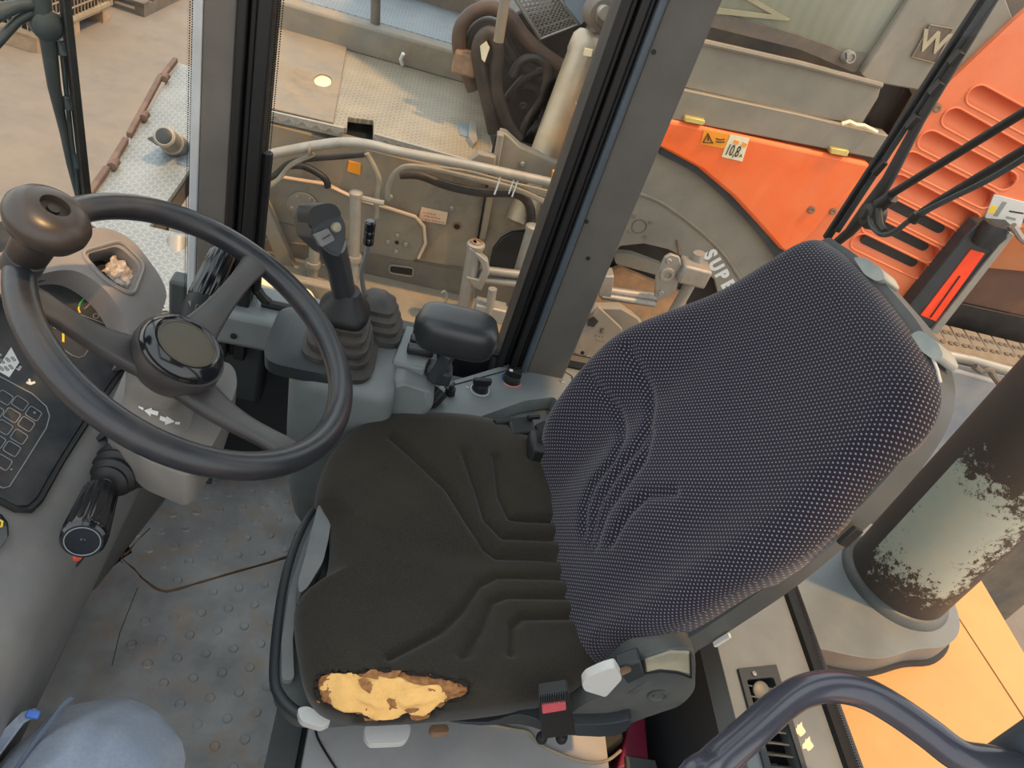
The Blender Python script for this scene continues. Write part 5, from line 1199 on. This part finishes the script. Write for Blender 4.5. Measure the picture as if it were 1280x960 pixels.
for k in range(5): pbolt(640 + 14 * k, 118 + (k % 3) * 14, 2.94, .016, M['hose'])
obj('hose_coupling', B().box(U(582, 78, y=2.9), (.09, .07, .08)), M['rust'], pv, bevel=.01)
plate('bright_gap', ((600, 58), (608, 52), (612, 60), (606, 78), (602, 74)), 2.83, .01, M['decal_w'], bevel=0)
ptube('upright_tube', ((634, -20), (623, 52)), 2.80, .018, M['tan'], sp=False)
cy0, cy1 = U(735, 48, y=2.78), U(676, 205, y=2.62); cdv = (cy1 - cy0).normalized()
cyl = obj('hydraulic_cylinder', B().lathe(cy0, cdv, [(.040, -.02), (.054, 0), (.056, .05), (.052, .06), (.052, .5), (.056, .58), (.050, .66)], 32), M['cyl'], pv, smooth=50)
eye = obj('cylinder_eye', B().lathe(U(752, 18, y=2.76), V((.2, -1, .1)), [(.052, -.05), (.052, .03), (.034, .034), (.032, .05), (.001, .05)], 24), M['tan_d'], cyl)
obj('eye_pin', B().lathe(U(756, 16, y=2.70), V((.2, -1, .1)), [(.022, -.02), (.022, .012), (.001, .012)], 20), M['galv'], eye)
obj('cylinder_tag', B().prism(Q([(731, 60), (741, 62), (739, 71), (729, 69)], 2.66), Y * .004), M['decal_w'], cyl)
gp = [V(q) for q in Q([(640, -8), (690, -14), (722, 30), (676, 48)], 3.05)]; gr_ = B()
for i in range(12): t = (i + .5) / 12; gr_.bar(gp[0].lerp(gp[3], t), gp[1].lerp(gp[2], t), .007, .012, Y)
for i in range(9): t = (i + .5) / 9; gr_.bar(gp[0].lerp(gp[1], t), gp[3].lerp(gp[2], t), .007, .012, Y)
gs = obj('step_grating', gr_, M['galv'], pv, smooth=0, kind='stuff')
obj('grating_frame', B().tube(gp, .010, 6, closed=True), M['galv'], pv)
plate('blue_grey_plate', ((700, -20), (740, -20), (748, 10), (726, 32), (706, 5)), 3.0, .02, mat('hose_blue_plate', (120, 134, 146), .5))
# ---- right half: sheet metal, window, orange covers, curved shield
YR = 2.48
obj('rear_backing', B().box((2.0, 2.95, .3), (2.9, .2, 2.2)), M['tan_d'], pv, bevel=.01)
shp = [(720, 130), (828, 190), (872, 212), (915, 248), (950, 287), (983, 332), (1008, 390), (1020, 480), (930, 480), (906, 400), (893, 350), (870, 330), (835, 312), (805, 305), (775, 308), (760, 330), (700, 330)]
shd = plate('curved_shield', shp, YR, .03, M['shield'])
obj('shield_edge', B().prism(spline(Q([(826, 184), (872, 206), (917, 243), (953, 282), (988, 328), (1014, 388)], YR - .03), 5) + list(reversed(spline(Q([(824, 193), (868, 216), (910, 252), (945, 290), (978, 335), (1002, 392)], YR - .03), 5))), Y * .05), M['plastic_dark'], shd, bevel=.002)
obj('shield_ridge', B().tube(spline(Q([(796, 241), (812, 246), (835, 258), (870, 284), (900, 312), (920, 340), (938, 372), (952, 420)], YR), 6), .008, 8), M['tan'], shd)
lett = [('S', 887, 318.5), ('U', 894.5, 331.5), ('P', 902, 344), ('E', 909.5, 356.5), ('R', 916.5, 369)]
for i, (ch, px, py) in enumerate(lett):
    o_ = U(px, py, y=YR - .001); a_ = .06 * i
    ux_ = U(px + 5.2 + .0 * i, py + 8.8 + .8 * a_, y=YR - .001) - o_; uy_ = U(px + 8.5, py - 5.0, y=YR - .001) - o_
    text('raised_letter', ch, .066, o_, ux_, uy_, M['white'], shd, depth=.001, bold=.0035)
for q in ((792, 270), (813, 278), (786, 290), (806, 296)): pbolt(q[0], q[1], YR, .006, M['rust'], shd)
obj('hatch_ring', B().tube(circle(U(799, 283, y=YR - .001), X, Z, .026, 20), .0022, 5, closed=True), M['tan_d'], shd)
obj('shield_scratch', B().bar(U(846, 300, y=YR - .002), U(850, 318, y=YR - .002), .006, .008, Y), M['rust'], shd)
# opening below the shield with its linkage
plate('opening_back', ((700, 300), (775, 303), (835, 308), (875, 328), (905, 350), (930, 420), (900, 480), (700, 480)), 2.62, .05, M['grease'], bevel=0)
plate('rusty_floor', ((745, 345), (775, 335), (860, 370), (850, 420), (740, 390)), 2.58, .03, mat('sandy_rust', (176, 132, 92), .8, var=.3), bevel=.005)
plate('guide_bar', ((766, 316), (790, 318), (828, 332), (826, 345), (770, 330)), 2.5, .03, M['tan'], rd=.01)
ptube('cross_tube', ((750, 362), (822, 372)), 2.30, .016, M['galv'], sp=False); ptube('cross_tube', ((752, 370), (818, 380)), 2.28, .012, M['galv'], sp=False)
obj('tube_socket', B().prism(Q([(752, 346), (768, 345), (764, 372), (748, 372)], 2.27), Y * .06), M['galv'], pv, bevel=.005)
fl_ = plate('flange_plate', ((831, 322), (838, 318), (850, 322), (853, 335), (846, 362), (834, 372), (824, 376), (818, 370), (820, 345)), 2.22, .015, M['galv'], bevel=.004)
obj('flange_ring', B().lathe(U(834, 343, y=2.22), -Y, [(.026, 0), (.024, .008), (.014, .008), (.013, .002)], 20), M['galv'], fl_)
for q in ((836, 326), (826, 366)): pbolt(*q, 2.22, .010, parent=fl_)
ptube('linkage_tube', ((874, 316), (868, 345), (830, 412)), 2.25, .020, M['galv'], sp=False)
obj('tube_clamp', B().box(U(866, 340, y=2.23), (.10, .08, .07)), M['galv'], pv, bevel=.008)
ptube('clamp_tube', ((846, 330), (868, 346)), 2.25, .022, M['galv'], sp=False)
plate('round_guard', ((700, 410), (722, 400), (745, 385), (775, 385), (800, 400), (812, 420), (800, 460), (760, 480), (700, 470)), 2.2, .04, M['tan'], bevel=.006)
plate('stamped_bracket', ((718, 440), (724, 420), (740, 398), (748, 384), (778, 412), (778, 425), (765, 440), (748, 455), (725, 452)), 2.15, .015, M['tan'], bevel=.003)
plate('bracket_slot', ((735, 400), (742, 396), (748, 402), (742, 409), (734, 407)), 2.146, .004, M['black'], bevel=0)
for k, (s_, x_, y_) in enumerate((('E', 752, 414), ('- - -', 749, 420), ('- - -', 750, 426))): text('stamp_mark', s_, .030 if k == 0 else .02, U(x_, y_, y=2.146), X + Z * .1, Z, M['ink'], pv, depth=.0006)
# sheet metal bands
rail = plate('lower_rail', ((800, 98), (855, 112), (1000, 143), (1112, 170), (1100, 200), (1088, 197), (838, 149), (800, 140)), 2.44, .06, M['sheet'], bevel=.010)
b2 = plate('middle_panel', ((800, 34), (872, 51), (1000, 80), (1102, 106), (1098, 122), (1078, 155), (1040, 150), (868, 112), (800, 96)), 2.46, .03, M['sheet'], bevel=.006)
obj('panel_lip', B().tube(Q([(800, 34), (872, 51), (1000, 80), (1102, 107)], 2.455), .010, 8), M['sheet'], b2)
plate('panel_gap', ((800, 90), (1080, 148), (1085, 165), (800, 106)), 2.50, .02, M['black'], bevel=0)
obj('peeling_edge', B().tube(Q([(1052, 155), (1062, 152), (1070, 156), (1080, 157), (1096, 165)], 2.43), .007, 6), M['decal_w'], rail)
plate('dark_recess', ((1085, 100), (1135, 108), (1140, 118), (1108, 172), (1075, 160)), 2.56, .04, M['grease'], bevel=0)
cw = plate('cab_window', ((800, -12), (880, 6), (1066, 92), (1072, 90), (1150, -20), (1000, -60), (800, -60)), 2.49, .02, M['dwin'], bevel=.004)
plate('window_frame', ((800, 18), (880, 32), (1000, 62), (1060, 88), (1072, 84), (1085, 66), (1060, 66), (1000, 44), (880, 10), (800, -6)), 2.482, .006, M['tan_d'], parent=cw, bevel=.001)
plate('painted_reflection', ((800, 8), (985, 26), (988, 24), (925, -12), (912, -12), (965, 18), (800, -2)), 2.481, .006, mat('reflection_tint', (146, 140, 112), .3, bump=0), parent=cw, bevel=0)  # beige wedge of reflection on the pane, put in as a coloured sheet
lk = obj('window_lock', B().lathe(U(1058, 70, y=2.48), V((.1, -1, .1)), [(.020, 0), (.020, .02), (.016, .03), (.013, .03), (.012, .022)], 20), M['galv'], cw)
obj('lock_slot', B().bar(U(1057, 66, y=2.448), U(1058, 74, y=2.448), .004, .003, Y), M['black'], lk)
gp_ = plate('grey_corner_panel', ((1076, 92), (1150, -20), (1250, -20), (1268, 28), (1166, 118), (1142, 112), (1086, 102)), 2.46, .03, M['sheet'], bevel=.005)
em = plate('emblem', ((1163, 31), (1190, 35), (1186, 48), (1168, 79), (1140, 71)), 2.452, .012, M['emblem'], parent=gp_, bevel=.003, label='square emblem plate bearing the letter W')
obj('emblem_frame', B().tube(Q([(1163, 31), (1191, 36), (1169, 79), (1140, 71)], 2.451), .0028, 6, closed=True), M['tan'], em)
text('emblem_letter', 'W', .085, U(1166, 54, y=2.450), U(1186, 58, y=2.45) - U(1166, 54, y=2.45), Z, mat('worn_letter', (168, 156, 130), .5, bump=0), em, depth=.002, bold=.002)
obj('lock_plate', B().prism(Q([(1231, 4), (1241, 2), (1238, 14), (1232, 17), (1228, 12)], 2.45), Y * .01), M['decal_w'], gp_, bevel=.002)
obj('lock_keyhole', B().lathe(U(1234, 9, y=2.449), -Y, [(.006, 0), (.006, .001)], 12), M['black'], gp_)
# orange covers
od = plate('orange_cover', ((790, 130), (838, 150), (1086, 204), (1090, 212), (1010, 300), (986, 318), (975, 312), (950, 284), (915, 246), (872, 210), (828, 186), (790, 170)), 2.43, .06, M['orange'], bevel=.012, label='smooth orange side cover with hazard and number stickers')
for q in (((857, 146), (882, 151), (880, 157), (855, 152)), ((1039, 185), (1062, 189), (1060, 196), (1037, 192))): obj('hinge', B().prism(Q(q, 2.42), Y * .03), mat('brass_hinge', (206, 186, 112), .35, .4), od, bevel=.004)
obj('warning_sticker', B().prism(Q([(880, 162), (912, 168), (906, 186), (876, 180)], 2.428), Y * .002), M['decal_o'], od)
obj('hazard_triangle', B().tube(Q([(885, 167), (891, 179), (879, 178)], 2.426), .0025, 5, closed=True), M['ink'], od); obj('hazard_mark', B().bar(U(885.4, 171, y=2.426), U(885.2, 176, y=2.426), .003, .003, Y), M['ink'], od)
for k in range(2): obj('sticker_line', B().tube(Q([(895, 173 + 4 * k), (900, 175 + 3 * k), (906, 174 + 3.5 * k)], 2.426), .0018, 5), M['ink'], od)
obj('number_sticker', B().prism(Q([(913, 168), (937, 173), (928, 202), (902, 196)], 2.427), Y * .002), M['decal_w'], od)
text('sticker_number', '10,8', .054, U(916, 189, y=2.425), U(928, 193, y=2.425) - U(915, 190, y=2.425), U(919, 178, y=2.425) - U(915, 190, y=2.425), M['ink'], od, depth=.0006, xs=.52)
text('sticker_number', 'A', .017, U(926, 195, y=2.425), U(943, 199, y=2.425) - U(930, 196, y=2.425), Z, M['ink'], od, depth=.0006)
for q in ((918, 177), (928, 180)): obj('sticker_symbol', B().bar(U(*q, y=2.425), U(q[0] + 5, q[1] + 2, y=2.425), .012, .002, Y), M['decal_o'], od, smooth=0)
pbolt(1014, 262, 2.43, .014, M['rust'], od); pbolt(1041, 264, 2.43, .013, M['rust']); pbolt(1171, 135, 2.43, .015, M['rust'])
def capsule(p, q, r, n=7):
    d = (q - p).normalized(); s_ = Y.cross(d).normalized()
    return [q + d * (r * math.sin(a)) + s_ * (r * math.cos(a)) for a in [math.pi * i / n for i in range(n + 1)]] + [p - d * (r * math.sin(a)) - s_ * (r * math.cos(a)) for a in [math.pi * i / n for i in range(n + 1)]]
YO = 2.44
lou = [((1221, 119), (1330, 178)), ((1190, 147), (1300, 208)), ((1160, 175), (1258, 226)), ((1136, 201), (1233, 249)), ((1120, 229), (1212, 276)), ((1106, 256), (1184, 296)), ((1089, 281), (1164, 318)), ((1075, 302), (1150, 338))]
caps = [capsule(U(*a, y=YO), U(*c_, y=YO), .034) for a, c_ in lou]
oh = obj('louvred_hood', B().prism(Q([(1086, 210), (1166, 122), (1268, 26), (1330, -30), (1420, -40), (1420, 180), (1300, 262), (1262, 282), (1244, 292), (1205, 345), (1172, 404), (1150, 408), (1120, 400), (1040, 360), (985, 322)], YO), Y * .02, caps), M['orange2'], pv, bevel=.004, label='orange engine hood with a row of slanted louvres')
for i, (cp__, (a, c_)) in enumerate(zip(caps, lou)):
    p_, q_ = U(*a, y=YO), U(*c_, y=YO); d = (q_ - p_).normalized(); s_ = Y.cross(d).normalized()
    if s_.z < 0: s_ = -s_
    b = B(); inner_ = []
    for v in cp__:
        k = (v - p_).dot(s_) / .034                       # -1 lower edge .. +1 upper edge
        inner_.append((v + Y * (.030 + .020 * k)) - s_ * (.003 * k))
    n_ = len(cp__); b.v = list(cp__) + inner_; b.f = [(j, (j + 1) % n_, n_ + (j + 1) % n_, n_ + j) for j in range(n_)] + [tuple(range(n_, 2 * n_))]
    obj('louvre', b, M['orange2'], oh, smooth=50)
    if i >= 5:
        obj('louvre_opening', B().prism(capsule(p_ + d * .03 + s_ * .008 + Y * .022, q_ - d * .03 + s_ * .008 + Y * .022, .017), Y * .004), M['black'], oh)
    obj('louvre_rim', B().tube([v - Y * .001 for v in cp__], .004, 6, closed=True), M['orange2'], oh)
pl2 = plate('data_plate', ((1243, 243), (1285, 254), (1276, 285), (1231, 272)), YO - .006, .006, M['lightgrey'], bevel=.001, label='pale data plate with printed boxes')
for q, mt in ((((1240, 256), (1247, 258), (1243, 268), (1234, 266)), 'yellow'), (((1253, 252), (1259, 253), (1247, 271), (1241, 270)), 'seg'), (((1262, 263), (1280, 266), (1279, 268), (1261, 265)), 'ink'), (((1258, 270), (1270, 273), (1269, 276), (1257, 273)), 'seg')): obj('plate_print', B().prism(Q(q, YO - .0065), Y * .001), M[mt], pl2, smooth=0)
# post with red reflector, lower right
rp2 = plate('hood_post', ((1222, 280), (1268, 284), (1258, 300), (1166, 412), (1140, 400), (1128, 392), (1205, 298)), 2.38, .06, M['plastic_dark'], bevel=.006)
plate('red_reflector', ((1214, 312), (1231, 317), (1170, 402), (1151, 394)), 2.376, .006, M['red_refl'], parent=rp2, bevel=.001, label='bright red reflective strip')
obj('strip_joint', B().tube(Q([(1200, 345), (1163, 397)], 2.374), .003, 5), M['ink'], rp2)
plate('post_edge', ((1262, 290), (1268, 294), (1172, 418), (1164, 414)), 2.37, .02, M['galv'], parent=rp2, bevel=.002)
obj('post_lamp', B().loft([(U(1240, 286, y=2.37) + Z * .02, X * .04, Y * .03, 3), (U(1240, 290, y=2.37), X * .055, Y * .035, 3), (U(1232, 300, y=2.37) - Z * .02, X * .04, Y * .03, 3)], 20), M['black'], rp2, smooth=60)
obj('lamp_bracket', B().tube(Q([(1266, 282), (1275, 296), (1282, 302)], 2.33), .012, 8), M['galv'], rp2)
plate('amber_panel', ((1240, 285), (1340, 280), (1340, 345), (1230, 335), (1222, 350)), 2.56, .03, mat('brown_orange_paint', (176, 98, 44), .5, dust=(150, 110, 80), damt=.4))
plate('brown_skirt', ((1225, 330), (1340, 345), (1340, 425), (1190, 395)), 2.60, .03, mat('dark_brown_paint', (92, 62, 46), .6, dust=(120, 84, 60), damt=.4))  # one dark brown paint over the whole skirt
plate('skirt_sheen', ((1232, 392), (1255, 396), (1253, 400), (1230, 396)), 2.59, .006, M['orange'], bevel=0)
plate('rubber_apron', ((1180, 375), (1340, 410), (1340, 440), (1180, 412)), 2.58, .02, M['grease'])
# track pads, pipe and frame under the hood
tz_ = U(1220, 430, y=2.40).z
for i in range(9):
    pts_ = [(1152 + 17.5 * i, 398 + 4.2 * i), (1168 + 17.5 * i, 402 + 4.2 * i), (1192 + 17.5 * i, 443 + 3.0 * i), (1173 + 17.5 * i, 440 + 3.0 * i)]
    tp_ = [U(*pts_[0], y=2.52), U(*pts_[1], y=2.52), U(*pts_[2], y=2.34), U(*pts_[3], y=2.34)]
    nrm = (tp_[1] - tp_[0]).cross(tp_[3] - tp_[0]).normalized(); nrm = nrm if nrm.z < 0 else -nrm
    pd_ = obj('track_pad', B().prism(tp_, nrm * .05), M['tan'], pv, bevel=.006)
    for t_, s_ in ((.3, .3), (.3, .7), (.65, .3), (.65, .7)):
        o_ = tp_[0].lerp(tp_[3], t_).lerp(tp_[1].lerp(tp_[2], t_), s_); obj('pad_bolt', B().lathe(o_, -nrm, [(.012, 0), (.012, .004), (.005, .005)], 8), M['tan_d'], pd_)
obj('track_frame', B().box((2.75, 2.62, -.75), (1.9, .5, 1.6)), M['tan_d'], pv, bevel=.01)
ptube('track_pipe', ((1170, 441), (1215, 450), (1300, 474)), 2.28, .020, M['galv'], sp=False)
plate('frame_face', ((1160, 458), (1200, 464), (1300, 492), (1300, 600), (1150, 600)), 2.25, .05, mat('blue_grey_frame', (118, 124, 132), .5, dust=(170, 160, 140), damt=.3), bevel=.01)
plate('frame_top', ((1160, 446), (1300, 480), (1300, 500), (1240, 482), (1160, 462)), 2.27, .03, M['galv'], bevel=.006)
obj('shackle', B().tube(spline(Q([(1218, 458), (1226, 464), (1236, 462), (1242, 470), (1250, 480)], 2.2), 4), .012, 8), M['tan_d'], pv)
